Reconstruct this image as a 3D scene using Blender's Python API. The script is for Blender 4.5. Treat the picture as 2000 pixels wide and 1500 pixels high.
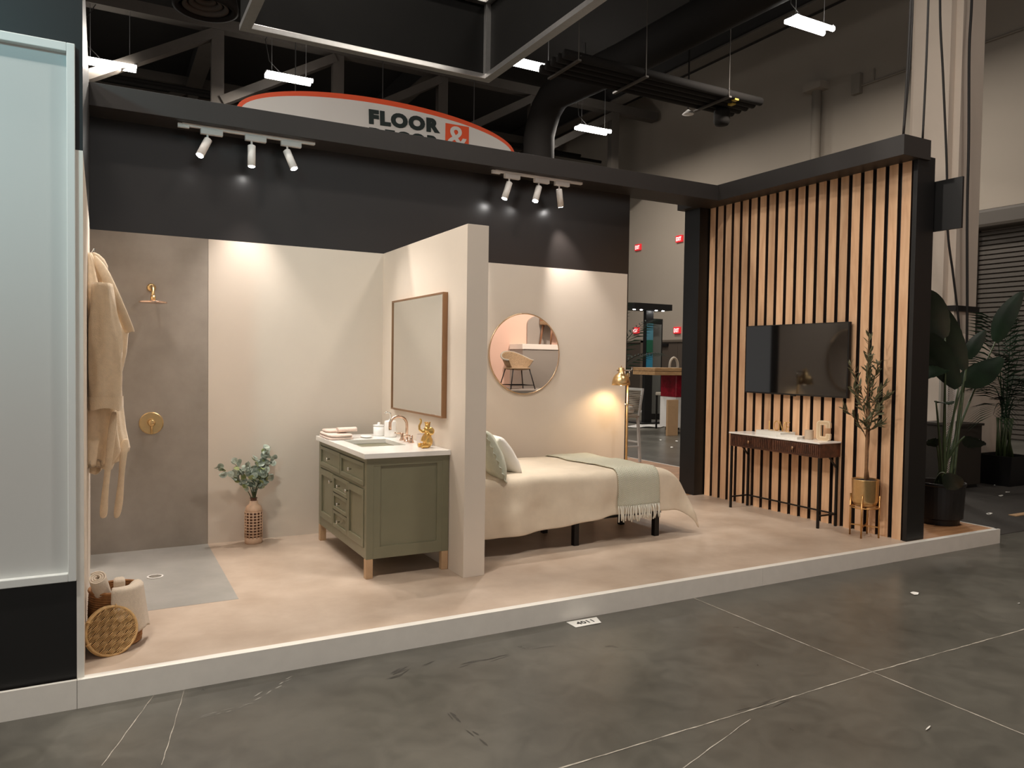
import bpy, bmesh, math, random
from math import sin, cos, pi, radians, sqrt, atan2, tan
from mathutils import Vector, Matrix, noise

for o in list(bpy.data.objects):
    bpy.data.objects.remove(o)
SC = bpy.context.scene
COL = SC.collection
random.seed(7)

# ------------------------------------------------------------------ camera
CX, CY, CZ = -1.3001, -6.4742, 1.5102
YAW, PITCH, ROLL, FPX = 0.4981, -0.0310, 0.0147, 1476.13
_f = Vector((sin(YAW)*cos(PITCH), cos(YAW)*cos(PITCH), sin(PITCH)))
_r0 = Vector((cos(YAW), -sin(YAW), 0)); _u0 = _r0.cross(_f)
_r = cos(ROLL)*_r0 + sin(ROLL)*_u0
_u = -sin(ROLL)*_r0 + cos(ROLL)*_u0
cam_d = bpy.data.cameras.new('camera'); cam = bpy.data.objects.new('camera', cam_d); COL.objects.link(cam)
cam_d.sensor_width = 36.0; cam_d.lens = FPX/2000*36.0; cam_d.clip_start = 0.05; cam_d.clip_end = 200
M = Matrix((( _r.x, _u.x, -_f.x, CX), (_r.y, _u.y, -_f.y, CY), (_r.z, _u.z, -_f.z, CZ), (0, 0, 0, 1)))
cam.matrix_world = M
SC.camera = cam

def at(x, y, Y):                      # photo measurement -> point on the plane Y
    d = _r*((x-1000)/FPX) + _u*(-(y-750)/FPX) + _f
    t = (Y-CY)/d.y
    return Vector((CX, CY, CZ)) + d*t

# ------------------------------------------------------------------ world, exposure
w = bpy.data.worlds.new('world'); SC.world = w; w.use_nodes = True
w.node_tree.nodes['Background'].inputs[0].default_value = (0.9, 0.86, 0.82, 1)
w.node_tree.nodes['Background'].inputs[1].default_value = 0.42
VS = SC.view_settings
VS.view_transform = 'Standard'; VS.look = 'None'; VS.exposure = 0.2; VS.gamma = 1.0; VS.use_curve_mapping = False

HALL_W = 300.0          # watts per hall fixture
TRACK_W = 76.0         # watts per track head
HALL_COL = (1.0, 0.92, 0.82)
TRACK_COL = (1.0, 0.915, 0.845)

# ------------------------------------------------------------------ helpers
def S(r, g, b):
    return tuple((c/255/12.92 if c/255 <= 0.04045 else ((c/255+0.055)/1.055)**2.4) for c in (r, g, b))

MATS = {}
def mat(name, col, rough=0.5, metal=0.0, var=0.0, vscale=6.0, bump=0.0, bscale=60.0, stretch=None, spec=0.5,
        emis=0.0, col2=None, detail=4.0, rvar=0.0, sheen=0.0, trans=0.0, coat=0.0):
    if name in MATS: return MATS[name]
    m = bpy.data.materials.new(name); m.use_nodes = True
    nt = m.node_tree; b = nt.nodes['Principled BSDF']
    b.inputs['Base Color'].default_value = (*col, 1)
    b.inputs['Roughness'].default_value = rough; b.inputs['Metallic'].default_value = metal
    b.inputs['Specular IOR Level'].default_value = spec
    if sheen: b.inputs['Sheen Weight'].default_value = sheen
    if trans: b.inputs['Transmission Weight'].default_value = trans
    if coat: b.inputs['Coat Weight'].default_value = coat; b.inputs['Coat Roughness'].default_value = 0.08
    if emis:
        b.inputs['Emission Color'].default_value = (*col, 1); b.inputs['Emission Strength'].default_value = emis
    tc = nt.nodes.new('ShaderNodeTexCoord'); src = tc.outputs['Object']
    if stretch:
        mp = nt.nodes.new('ShaderNodeMapping'); mp.inputs['Scale'].default_value = stretch
        nt.links.new(src, mp.inputs[0]); src = mp.outputs[0]
    if var or col2:
        n = nt.nodes.new('ShaderNodeTexNoise'); n.inputs['Scale'].default_value = vscale
        n.inputs['Detail'].default_value = detail; n.inputs['Roughness'].default_value = 0.6
        nt.links.new(src, n.inputs['Vector'])
        r = nt.nodes.new('ShaderNodeValToRGB')
        c2 = col2 or tuple(min(1, c*(1+var)) for c in col)
        c1 = col if col2 else tuple(c*(1-var) for c in col)
        r.color_ramp.elements[0].position = 0.32; r.color_ramp.elements[1].position = 0.68
        r.color_ramp.elements[0].color = (*c1, 1); r.color_ramp.elements[1].color = (*c2, 1)
        nt.links.new(n.outputs['Fac'], r.inputs[0]); nt.links.new(r.outputs[0], b.inputs['Base Color'])
        if rvar:
            mr = nt.nodes.new('ShaderNodeMapRange')
            mr.inputs['To Min'].default_value = max(0, rough-rvar); mr.inputs['To Max'].default_value = rough+rvar
            nt.links.new(n.outputs['Fac'], mr.inputs['Value']); nt.links.new(mr.outputs[0], b.inputs['Roughness'])
    if bump:
        n2 = nt.nodes.new('ShaderNodeTexNoise'); n2.inputs['Scale'].default_value = bscale; n2.inputs['Detail'].default_value = 3
        nt.links.new(src, n2.inputs['Vector'])
        bp = nt.nodes.new('ShaderNodeBump'); bp.inputs['Strength'].default_value = bump; bp.inputs['Distance'].default_value = 0.01
        nt.links.new(n2.outputs['Fac'], bp.inputs['Height']); nt.links.new(bp.outputs[0], b.inputs['Normal'])
    MATS[name] = m
    return m

def wood(name, dark, light, stretch=(9, 9, 0.9), rough=0.5, scale=2.2, knots=True):
    if name in MATS: return MATS[name]
    m = bpy.data.materials.new(name); m.use_nodes = True; nt = m.node_tree; b = nt.nodes['Principled BSDF']
    b.inputs['Roughness'].default_value = rough
    tc = nt.nodes.new('ShaderNodeTexCoord'); mp = nt.nodes.new('ShaderNodeMapping'); mp.inputs['Scale'].default_value = stretch
    nt.links.new(tc.outputs['Object'], mp.inputs[0])
    oi = nt.nodes.new('ShaderNodeObjectInfo')
    va = nt.nodes.new('ShaderNodeVectorMath'); va.operation = 'ADD'
    cm = nt.nodes.new('ShaderNodeCombineXYZ'); ml = nt.nodes.new('ShaderNodeMath'); ml.operation = 'MULTIPLY'; ml.inputs[1].default_value = 37.0
    nt.links.new(oi.outputs['Random'], ml.inputs[0])
    for i in range(3): nt.links.new(ml.outputs[0], cm.inputs[i])
    nt.links.new(mp.outputs[0], va.inputs[0]); nt.links.new(cm.outputs[0], va.inputs[1])
    n = nt.nodes.new('ShaderNodeTexNoise'); n.inputs['Scale'].default_value = scale; n.inputs['Detail'].default_value = 6; n.inputs['Distortion'].default_value = 0.6
    nt.links.new(va.outputs[0], n.inputs['Vector'])
    r = nt.nodes.new('ShaderNodeValToRGB')
    r.color_ramp.elements[0].position = 0.3; r.color_ramp.elements[1].position = 0.7
    r.color_ramp.elements[0].color = (*dark, 1); r.color_ramp.elements[1].color = (*light, 1)
    nt.links.new(n.outputs['Fac'], r.inputs[0])
    # per-piece tint
    hs = nt.nodes.new('ShaderNodeHueSaturation'); mr = nt.nodes.new('ShaderNodeMapRange')
    mr.inputs['To Min'].default_value = 0.86; mr.inputs['To Max'].default_value = 1.12
    nt.links.new(oi.outputs['Random'], mr.inputs['Value']); nt.links.new(mr.outputs[0], hs.inputs['Value'])
    nt.links.new(r.outputs[0], hs.inputs['Color'])
    out = hs.outputs[0]
    if knots:
        vo = nt.nodes.new('ShaderNodeTexVoronoi'); vo.inputs['Scale'].default_value = 1.0
        mp2 = nt.nodes.new('ShaderNodeMapping'); mp2.inputs['Scale'].default_value = (7, 7, 2.2)
        nt.links.new(tc.outputs['Object'], mp2.inputs[0]); nt.links.new(mp2.outputs[0], vo.inputs['Vector'])
        kr = nt.nodes.new('ShaderNodeValToRGB'); kr.color_ramp.elements[0].position = 0.03; kr.color_ramp.elements[1].position = 0.12
        kr.color_ramp.elements[0].color = (0.35, 0.22, 0.14, 1); kr.color_ramp.elements[1].color = (1, 1, 1, 1)
        nt.links.new(vo.outputs['Distance'], kr.inputs[0])
        mx = nt.nodes.new('ShaderNodeMixRGB'); mx.blend_type = 'MULTIPLY'; mx.inputs[0].default_value = 0.7
        nt.links.new(out, mx.inputs[1]); nt.links.new(kr.outputs[0], mx.inputs[2]); out = mx.outputs[0]
    nt.links.new(out, b.inputs['Base Color'])
    MATS[name] = m
    return m

class MB:
    def __init__(s): s.v = []; s.f = []
    def add(s, vs, fs):
        o = len(s.v); s.v += [tuple(p) for p in vs]; s.f += [tuple(i+o for i in f) for f in fs]; return s
    def box(s, x0, x1, y0, y1, z0, z1):
        if x0 > x1: x0, x1 = x1, x0
        if y0 > y1: y0, y1 = y1, y0
        if z0 > z1: z0, z1 = z1, z0
        return s.add([(x0,y0,z0),(x1,y0,z0),(x1,y1,z0),(x0,y1,z0),(x0,y0,z1),(x1,y0,z1),(x1,y1,z1),(x0,y1,z1)],
                     [(3,2,1,0),(4,5,6,7),(0,1,5,4),(1,2,6,5),(2,3,7,6),(3,0,4,7)])
    def obox(s, c, ax, ay, az):       # oriented box, half-axis vectors
        c = Vector(c); ax = Vector(ax); ay = Vector(ay); az = Vector(az)
        vs = [c+sx*ax+sy*ay+sz*az for sz in (-1,1) for sx, sy in ((-1,-1),(1,-1),(1,1),(-1,1))]
        return s.add(vs, [(3,2,1,0),(4,5,6,7),(0,1,5,4),(1,2,6,5),(2,3,7,6),(3,0,4,7)])
    def bar(s, p, q, wx, wy=None, up=(0,0,1)):   # rectangular bar between two points
        p = Vector(p); q = Vector(q); d = q-p; L = d.length; d.normalize(); u = Vector(up)
        if abs(d.dot(u)) > 0.98: u = Vector((0,1,0))
        a = d.cross(u).normalized(); b = a.cross(d).normalized()
        return s.obox((p+q)/2, a*wx/2, b*(wy or wx)/2, d*L/2)
    def tube(s, path, r, n=8, caps=True, closed=False):
        P = [Vector(p) for p in path]; m = len(P)
        R = r if isinstance(r, (list, tuple)) else [r]*m
        vs = []; prev = None
        for i in range(m):
            if closed: t = (P[(i+1) % m]-P[i-1])
            else: t = P[min(i+1, m-1)]-P[max(i-1, 0)]
            if t.length < 1e-9: t = Vector((0,0,1))
            t.normalize()
            if prev is None:
                u = Vector((0,0,1)) if abs(t.z) < 0.9 else Vector((1,0,0))
                a = t.cross(u).normalized()
            else:
                a = (prev - t*prev.dot(t))
                a = a.normalized() if a.length > 1e-6 else t.orthogonal().normalized()
            prev = a; b = t.cross(a)
            for k in range(n):
                an = 2*pi*k/n; vs.append(P[i]+R[i]*(cos(an)*a+sin(an)*b))
        fs = []
        for i in range(m if closed else m-1):
            j = (i+1) % m
            for k in range(n):
                fs.append((i*n+k, i*n+(k+1) % n, j*n+(k+1) % n, j*n+k))
        if caps and not closed:
            fs.append(tuple(reversed(range(n)))); fs.append(tuple((m-1)*n+k for k in range(n)))
        return s.add(vs, fs)
    def cyl(s, p, q, r0, r1=None, n=16, caps=True): return s.tube([p, q], [r0, r0 if r1 is None else r1], n, caps)
    def lathe(s, prof, c, n=28, axis='z', close=False):
        vs = []; c = Vector(c)
        for r, h in prof:
            for k in range(n):
                a = 2*pi*k/n
                if axis == 'z': p = (r*cos(a), r*sin(a), h)
                elif axis == 'y': p = (r*cos(a), h, r*sin(a))
                else: p = (h, r*cos(a), r*sin(a))
                vs.append(c+Vector(p))
        fs = []
        m = len(prof)
        for i in range(m-1):
            for k in range(n): fs.append((i*n+k, i*n+(k+1) % n, (i+1)*n+(k+1) % n, (i+1)*n+k))
        if prof[0][0] > 1e-4 and not close: fs.append(tuple(reversed(range(n))))
        if prof[-1][0] > 1e-4 and not close: fs.append(tuple((m-1)*n+k for k in range(n)))
        return s.add(vs, fs)
    def grid(s, fn, nu, nv, wrap=False):
        vs = [fn(i/(nu), j/(nv)) for i in range(nu+1) for j in range(nv+1)]
        fs = [(i*(nv+1)+j, (i+1)*(nv+1)+j, (i+1)*(nv+1)+j+1, i*(nv+1)+j+1) for i in range(nu) for j in range(nv)]
        return s.add(vs, fs)
    def prism(s, poly, fr, depth):    # poly list of (a,b); fr(a,b,d)->point
        n = len(poly)
        vs = [fr(a, b, 0) for a, b in poly]+[fr(a, b, depth) for a, b in poly]
        fs = [tuple(range(n)), tuple(reversed(range(n, 2*n)))]+[(i, i+n, (i+1) % n+n, (i+1) % n) for i in range(n)]
        return s.add(vs, fs)
    def ell(s, c, rx, ry, rz, rot=None, nu=12, nv=16, p=1.0):
        c = Vector(c); R = rot or Matrix.Identity(3)
        sg = lambda x: (abs(x)**p)*(1 if x >= 0 else -1)
        vs = []
        for i in range(nu+1):
            th = -pi/2+pi*i/nu
            for j in range(nv):
                ph = 2*pi*j/nv
                vs.append(c+R@Vector((rx*sg(cos(th))*sg(cos(ph)), ry*sg(cos(th))*sg(sin(ph)), rz*sg(sin(th)))))
        fs = [(i*nv+j, i*nv+(j+1) % nv, (i+1)*nv+(j+1) % nv, (i+1)*nv+j) for i in range(nu) for j in range(nv)]
        return s.add(vs, fs)
    def mesh(s, name):
        me = bpy.data.meshes.new(name); me.from_pydata([tuple(p) for p in s.v], [], s.f); me.update()
        bm = bmesh.new(); bm.from_mesh(me); bmesh.ops.remove_doubles(bm, verts=bm.verts, dist=1e-6)
        bmesh.ops.recalc_face_normals(bm, faces=bm.faces); bm.to_mesh(me); bm.free()
        return me
    def build(s, name, m, parent=None, smooth=False, bevel=0.0, solid=0.0, sub=0, remesh=0.0, label=None, kind=None):
        me = s.mesh(name)
        o = bpy.data.objects.new(name, me); COL.objects.link(o)
        me.materials.append(m)
        if smooth:
            for p in me.polygons: p.use_smooth = True
        if remesh:
            md = o.modifiers.new('r', 'REMESH'); md.mode = 'VOXEL'; md.voxel_size = remesh; md.use_smooth_shade = True
            sm = o.modifiers.new('sm', 'SMOOTH'); sm.factor = 0.5; sm.iterations = 4
        if solid:
            md = o.modifiers.new('s', 'SOLIDIFY'); md.thickness = solid; md.offset = -1
        if bevel:
            md = o.modifiers.new('b', 'BEVEL'); md.width = bevel; md.segments = 2; md.limit_method = 'ANGLE'; md.angle_limit = radians(40)
        if sub:
            md = o.modifiers.new('u', 'SUBSURF'); md.levels = sub; md.render_levels = sub
        if parent is not None: setp(o, parent)
        if label: o['label'] = label
        if kind: o['kind'] = kind
        return o

def setp(o, parent):
    o.parent = parent
    m = Matrix.Translation(parent.location) if parent.type == 'EMPTY' else Matrix.Identity(4)
    if parent.type == 'EMPTY': m = m @ parent.rotation_euler.to_matrix().to_4x4()
    o.matrix_parent_inverse = m.inverted()
    return o

def tag(o, label, cat=None, group=None, kind=None):
    o['label'] = label
    if cat: o['category'] = cat
    if group: o['group'] = group
    if kind: o['kind'] = kind
    return o

def thing(name, loc, label, cat, group=None):
    o = bpy.data.objects.new(name, None); COL.objects.link(o); o.location = loc; o.empty_display_size = 0.1
    return tag(o, label, cat, group)

def copy_tree(o, parent=None):
    c = o.copy(); COL.objects.link(c)
    if parent is not None:
        c.parent = parent; c.matrix_parent_inverse = o.matrix_parent_inverse.copy()
    for ch in list(o.children): copy_tree(ch, c)
    return c

def inst(me, name, mtx, parent):      # a piece sharing mesh data
    o = bpy.data.objects.new(name, me); COL.objects.link(o)
    o.matrix_local = Matrix.Identity(4)
    o.location, o.rotation_euler, o.scale = mtx.to_translation(), mtx.to_euler(), mtx.to_scale()
    if parent is not None: setp(o, parent)
    return o

def text_mesh(name, body, width, height, bold=0.0, depth=0.0):   # letters as a mesh in the XY plane, lower-left at the origin
    cu = bpy.data.curves.new(name, 'FONT'); cu.body = body; cu.size = 1.0; cu.offset = bold; cu.extrude = depth; cu.space_character = 1.0+bold*2.6; cu.resolution_u = 4
    t = bpy.data.objects.new(name, cu); COL.objects.link(t)
    dg = bpy.context.evaluated_depsgraph_get(); me = bpy.data.meshes.new_from_object(t.evaluated_get(dg))
    bpy.data.objects.remove(t)
    xs = [v.co.x for v in me.vertices]; ys = [v.co.y for v in me.vertices]
    x0, x1, y0, y1 = min(xs), max(xs), min(ys), max(ys)
    for v in me.vertices:
        v.co.x = (v.co.x-x0)/(x1-x0)*width; v.co.y = (v.co.y-y0)/(y1-y0)*height
    return me

def text_obj(name, body, width, height, m, parent, mtx, bold=0.0, depth=0.0):
    me = text_mesh(name, body, width, height, bold, depth); me.materials.append(m)
    return inst(me, name, mtx, parent)

def frame_mtx(o, ex, ey):             # matrix with x axis ex, y axis ey, origin o
    ex = Vector(ex).normalized(); ey = Vector(ey).normalized(); ez = ex.cross(ey)
    return Matrix(((ex.x, ey.x, ez.x, o[0]), (ex.y, ey.y, ez.y, o[1]), (ex.z, ey.z, ez.z, o[2]), (0, 0, 0, 1)))

def add_light(name, kind, loc, power, col, parent=None, target=None, **kw):
    d = bpy.data.lights.new(name, kind); d.energy = power; d.color = col
    for k, v in kw.items(): setattr(d, k, v)
    o = bpy.data.objects.new(name, d); COL.objects.link(o); o.location = loc
    if target is not None: o.rotation_euler = (Vector(target)-Vector(loc)).to_track_quat('-Z', 'Y').to_euler()
    if parent is not None: setp(o, parent)
    return o

# ------------------------------------------------------------------ materials
m_white = mat('booth_white_paint', S(220, 208, 194), 0.55, var=0.015, vscale=3)
m_black = mat('booth_black_paint', S(29, 26, 25), 0.3, var=0.08, vscale=4, spec=0.75)
m_blackm = mat('matte_black_laminate', S(12, 11, 11), 0.45)
m_beam = mat('black_header_paint', S(43, 39, 37), 0.5, var=0.06, vscale=5)
m_greypanel = mat('grey_concrete_panel', S(146, 137, 127), 0.5, col2=S(168, 159, 149), vscale=2.2, detail=9, bump=0.05, bscale=25)
m_trimw = mat('platform_white_board', S(232, 228, 220), 0.4, var=0.03, vscale=8)
m_tile = mat('beige_stone_floor', S(180, 159, 140), 0.42, col2=S(203, 184, 166), vscale=2.6, detail=10, bump=0.02, bscale=40, rvar=0.08)
m_greytile = mat('grey_stone_floor', S(150, 147, 141), 0.4, col2=S(170, 166, 160), vscale=2.4, detail=9, bump=0.02, bscale=40)
m_brass = mat('brushed_brass', S(218, 184, 132), 0.3, 1.0, var=0.05, vscale=30)
m_gold = mat('polished_gold', S(222, 182, 112), 0.3, 1.0)
m_roseg = mat('rose_gold', S(226, 194, 172), 0.25, 1.0)
m_steel = mat('chrome_steel', S(215, 213, 208), 0.2, 1.0)
m_alu = mat('brushed_aluminium', S(190, 188, 186), 0.35, 0.9, var=0.05, vscale=20)
m_cerw = mat('white_ceramic', S(245, 243, 240), 0.2)
m_fixw = mat('white_fixture_paint', S(232, 228, 224), 0.4)
m_towel = mat('cream_terry', S(222, 205, 184), 0.95, var=0.05, vscale=60, bump=0.5, bscale=300, sheen=0.3)
m_towelp = mat('blush_terry', S(236, 214, 200), 0.95, var=0.05, vscale=60, bump=0.4, bscale=300, sheen=0.3)
m_robe = mat('beige_waffle_robe', S(226, 203, 172), 0.95, var=0.06, vscale=25, bump=0.35, bscale=220, sheen=0.3)
m_wick = mat('brown_wicker', S(158, 108, 62), 0.6, var=0.25, vscale=40)
m_wickl = mat('pale_wicker', S(214, 174, 118), 0.6, var=0.15, vscale=50)
m_green = mat('sage_green_lacquer', S(124, 121, 98), 0.38, var=0.03, vscale=6)
m_legw = mat('honey_wood_leg', S(190, 156, 120), 0.45, var=0.1, vscale=10)
m_quartz = mat('white_quartz_top', S(246, 243, 238), 0.18, var=0.01, vscale=10)
m_mirror = mat('mirror_glass', (0.88, 0.87, 0.85), 0.01, 1.0)
m_slat = wood('oak_slat', S(204, 158, 121), S(230, 190, 151))
m_walnut = wood('dark_walnut', S(52, 27, 18), S(92, 54, 36), stretch=(9, 2, 9), rough=0.42, knots=False)
m_blackmetal = mat('black_metal', S(20, 17, 16), 0.4, 0.3)
m_sheet = mat('ivory_linen', S(224, 209, 187), 0.85, var=0.03, vscale=12, bump=0.12, bscale=160, sheen=0.2)
m_pillw = mat('white_cotton', S(238, 234, 226), 0.85, bump=0.1, bscale=90, sheen=0.2)
m_pillg = mat('pale_sage_cotton', S(203, 206, 187), 0.85, var=0.04, vscale=30, bump=0.25, bscale=60, sheen=0.2)
m_leafe = mat('eucalyptus_leaf', S(164, 174, 160), 0.5, var=0.5, vscale=14)
m_leafl = mat('eucalyptus_leaf_yellow', S(158, 168, 112), 0.5, var=0.2, vscale=14)
m_leafo = mat('olive_leaf', S(92, 90, 62), 0.55, var=0.3, vscale=12)
m_leafb = mat('dark_tropical_leaf', S(20, 36, 21), 0.4, var=0.3, vscale=6)
m_palm = mat('dark_palm_leaf', S(22, 40, 24), 0.75, spec=0.2, var=0.3, vscale=6)
m_champ = mat('champagne_gold', S(226, 196, 160), 0.3, 1.0)
m_stem = mat('green_stem', S(60, 74, 44), 0.5, var=0.2, vscale=9)
m_bark = mat('olive_bark', S(134, 98, 66), 0.8, var=0.2, vscale=20, bump=0.4, bscale=40)
m_soil = mat('dark_soil', S(40, 30, 24), 0.95, bump=0.6, bscale=60)
m_hallwall = mat('hall_wall_paint', S(150, 140, 128), 0.75, var=0.03, vscale=0.4)
m_halldark = mat('hall_ceiling_black', S(34, 31, 29), 0.9)
m_steelg = mat('painted_truss_steel', S(74, 68, 62), 0.7, var=0.08, vscale=2)
m_duct = mat('black_duct', S(30, 27, 25), 0.85, spec=0.2)
m_tube = mat('hall_lamp_tube', (1.0, 0.97, 0.91), 0.4, emis=26.0)
m_lens = mat('track_lamp_lens', (1.0, 0.97, 0.93), 0.3, emis=60.0)
m_bulb = mat('warm_lamp_bulb', (1.0, 0.83, 0.56), 0.4, emis=16.0)
m_red = mat('exit_sign_red', S(214, 44, 50), 0.4, emis=0.5)
m_paper = mat('white_paper', S(228, 226, 220), 0.7)
m_ink = mat('black_ink', S(18, 20, 20), 0.6)
m_cable = mat('black_cable', S(22, 18, 16), 0.6)
m_tv = mat('tv_screen_glass', S(12, 11, 11), 0.06, spec=0.95)
m_plastic = mat('black_plastic', S(16, 16, 17), 0.4)
m_ply = wood('plywood_top', S(168, 128, 86), S(198, 160, 116), stretch=(2, 9, 9), knots=False)
m_woodfl = wood('oak_floor_board', S(150, 106, 70), S(184, 138, 98), stretch=(1.2, 9, 9), knots=False)
m_card = mat('cardboard', S(188, 152, 114), 0.8, var=0.04)
m_redwrap = mat('red_stretch_wrap', S(140, 22, 40), 0.18, var=0.3, vscale=8, bump=0.8, bscale=14)
m_poly = mat('white_plastic_sheet', S(206, 204, 200), 0.25, var=0.1, vscale=9, bump=0.9, bscale=12)

def concrete_floor():
    m = bpy.data.materials.new('polished_concrete'); m.use_nodes = True; nt = m.node_tree; b = nt.nodes['Principled BSDF']
    tc = nt.nodes.new('ShaderNodeTexCoord')
    n1 = nt.nodes.new('ShaderNodeTexNoise'); n1.inputs['Scale'].default_value = 0.9; n1.inputs['Detail'].default_value = 9; n1.inputs['Roughness'].default_value = 0.62
    n2 = nt.nodes.new('ShaderNodeTexNoise'); n2.inputs['Scale'].default_value = 5.5; n2.inputs['Detail'].default_value = 8; n2.inputs['Distortion'].default_value = 1.2
    for n in (n1, n2): nt.links.new(tc.outputs['Object'], n.inputs['Vector'])
    r = nt.nodes.new('ShaderNodeValToRGB')
    r.color_ramp.elements[0].position = 0.3; r.color_ramp.elements[1].position = 0.72
    r.color_ramp.elements[0].color = (*S(72, 70, 64), 1); r.color_ramp.elements[1].color = (*S(104, 101, 93), 1)
    nt.links.new(n1.outputs['Fac'], r.inputs[0])
    r2 = nt.nodes.new('ShaderNodeValToRGB'); r2.color_ramp.elements[0].position = 0.3; r2.color_ramp.elements[1].position = 0.62
    r2.color_ramp.elements[0].color = (0.68, 0.68, 0.68, 1); r2.color_ramp.elements[1].color = (1, 1, 1, 1)
    nt.links.new(n2.outputs['Fac'], r2.inputs[0])
    mx = nt.nodes.new('ShaderNodeMixRGB'); mx.blend_type = 'MULTIPLY'; mx.inputs[0].default_value = 0.8
    nt.links.new(r.outputs[0], mx.inputs[1]); nt.links.new(r2.outputs[0], mx.inputs[2])
    nt.links.new(mx.outputs[0], b.inputs['Base Color'])
    mr = nt.nodes.new('ShaderNodeMapRange'); mr.inputs['To Min'].default_value = 0.25; mr.inputs['To Max'].default_value = 0.34
    nt.links.new(n2.outputs['Fac'], mr.inputs['Value']); nt.links.new(mr.outputs[0], b.inputs['Roughness'])
    b.inputs['Specular IOR Level'].default_value = 0.5
    return m
m_conc = concrete_floor()
m_carpet = mat('dark_aisle_carpet', S(62, 58, 54), 0.95, var=0.25, vscale=90, bump=0.6, bscale=300)
# ------------------------------------------------------------------ large structure: hall
GZ = -0.129
WX = 17.0
CEIL = 11.7
fl = MB().box(-16, WX+0.2, -18, 27, GZ-0.3, GZ).build('floor', m_conc)
tag(fl, 'dark grey polished concrete floor of the exhibition hall', 'floor', kind='structure')
m_joint = mat('pale_joint_filler', S(168, 161, 149), 0.7, var=0.35, vscale=25)
def crack(pts, wd, seed):
    rnd = random.Random(seed); mb = MB(); P = [Vector((x, y, GZ+0.0015)) for x, y in pts]
    L = []; 
    for a, b in zip(P[:-1], P[1:]):
        k = max(2, int((b-a).length/0.05))
        for i in range(k): L.append(a+(b-a)*i/k)
    L.append(P[-1]); n = len(L); vs = []; fs = []
    for i, p in enumerate(L):
        t = (L[min(i+1, n-1)]-L[max(i-1, 0)]).normalized(); nn = Vector((-t.y, t.x, 0))
        h = wd*(0.35+0.9*rnd.random()); o = nn*(rnd.random()-0.5)*0.004
        vs += [p+o-nn*h/2, p+o+nn*h/2]
    fs = [(2*i, 2*i+1, 2*i+3, 2*i+2) for i in range(n-1)]
    mb.add(vs, fs); return mb
for i, (pts, wd) in enumerate([(((2.33, -2.5), (2.32, -6.0)), 0.008), (((-2.0, -4.0), (1.3, -3.925), (2.3, -3.895), (6.5, -3.9)), 0.008),
                  (((0.62, -4.22), (1.33, -3.988)), 0.005), (((-1.08, -2.5), (-1.30, -3.1)), 0.004), (((-0.943, -2.5), (-1.09, -3.2)), 0.0035)]):
    crack(pts, wd, i).build('joint', m_joint, fl)

ce = MB().box(-16, WX, -18, 27, CEIL, CEIL+0.3).build('ceiling', m_halldark)
tag(ce, 'black painted ceiling deck of the hall', 'ceiling', kind='structure')
wr = MB().box(WX, WX+0.2, -18, 27, GZ, CEIL).build('wall_right', m_hallwall)
tag(wr, 'taupe painted side wall of the hall behind the slatted booth', 'wall', kind='structure')
wb = MB().box(-16, WX, 26, 26.2, GZ, CEIL).build('wall_hall_back', mat('hall_back_wall_paint', S(120, 112, 104), 0.8, var=0.05, vscale=0.5))
tag(wb, 'dim grey end wall of the hall behind the ceiling trusses', 'wall', kind='structure')
m_seam = mat('wall_dark_band', S(38, 34, 31), 0.8)
MB().box(-16, WX, 25.94, 26, 10.9, 11.55).build('band', m_seam, wb)
MB().box(-16, WX, 25.94, 26, 9.15, 9.3).build('band', m_seam, wb)
# wall conduit and drop pipe on the side wall
t = thing('wall_conduit', (WX, 7.4, 9.0), 'thin grey conduit with a junction box high on the taupe hall wall', 'conduit')
m_cond = mat('wall_conduit_paint', S(128, 119, 108), 0.7)
MB().tube([(WX-0.04, 7.4, 9.15), (WX-0.04, -4, 9.15)], 0.03, 8).build('conduit_pipe', m_cond, t)
MB().box(WX-0.15, WX, 7.36, 7.62, 8.95, 9.5).build('junction_box', m_cond, t, bevel=0.01)
MB().tube([(WX-0.04, 7.0, 9.15), (WX-0.04, 7.0, 9.5)], 0.02, 8).build('riser', m_cond, t)
t = thing('drain_pipe', (WX-0.15, 8.75, 0), 'tall taupe drain pipe running down the hall wall with a clamp ring', 'pipe')
MB().tube([(WX-0.16, 8.75, GZ), (WX-0.16, 8.75, 9.5)], 0.13, 16).build('pipe_run', m_hallwall, t, smooth=True)
MB().lathe([(0.145, 0), (0.145, 0.06)], (WX-0.16, 8.75, 6.2), 16).build('clamp_ring', m_hallwall, t)
MB().box(WX-0.4, WX, 8.45, 9.05, 9.4, 9.6).build('outlet_box', m_hallwall, t)

# roll-up door
rd = thing('door_3', (WX, 2.0, GZ), 'tall dark roll-up shutter door in the hall wall behind the plants', 'door'); rd['kind'] = 'structure'
m_shut = mat('shutter_slat_paint', S(74, 67, 60), 0.6)
MB().box(WX-0.5, WX, -3.5, 4.25, 4.72, 5.15).build('drum_housing', m_shut, rd, bevel=0.08)
MB().box(WX-0.3, WX, -3.6, 4.35, 5.15, 5.3).build('lintel', m_hallwall, rd)
MB().box(WX-0.18, WX, 4.05, 4.25, GZ, 4.75).build('guide_rail', m_shut, rd)
sl = MB().prism([(0, 0), (0.05, 0.012), (0.05, 0.088), (0, 0.105)], lambda a, b, d: (WX-a-0.03, -3.4+d, b), 7.45).mesh('shutter_slat'); sl.materials.append(m_shut)
for i in range(43):
    inst(sl, 'shutter_slat', Matrix.Translation((0, 0, GZ+0.02+i*0.112)), rd)
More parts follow.
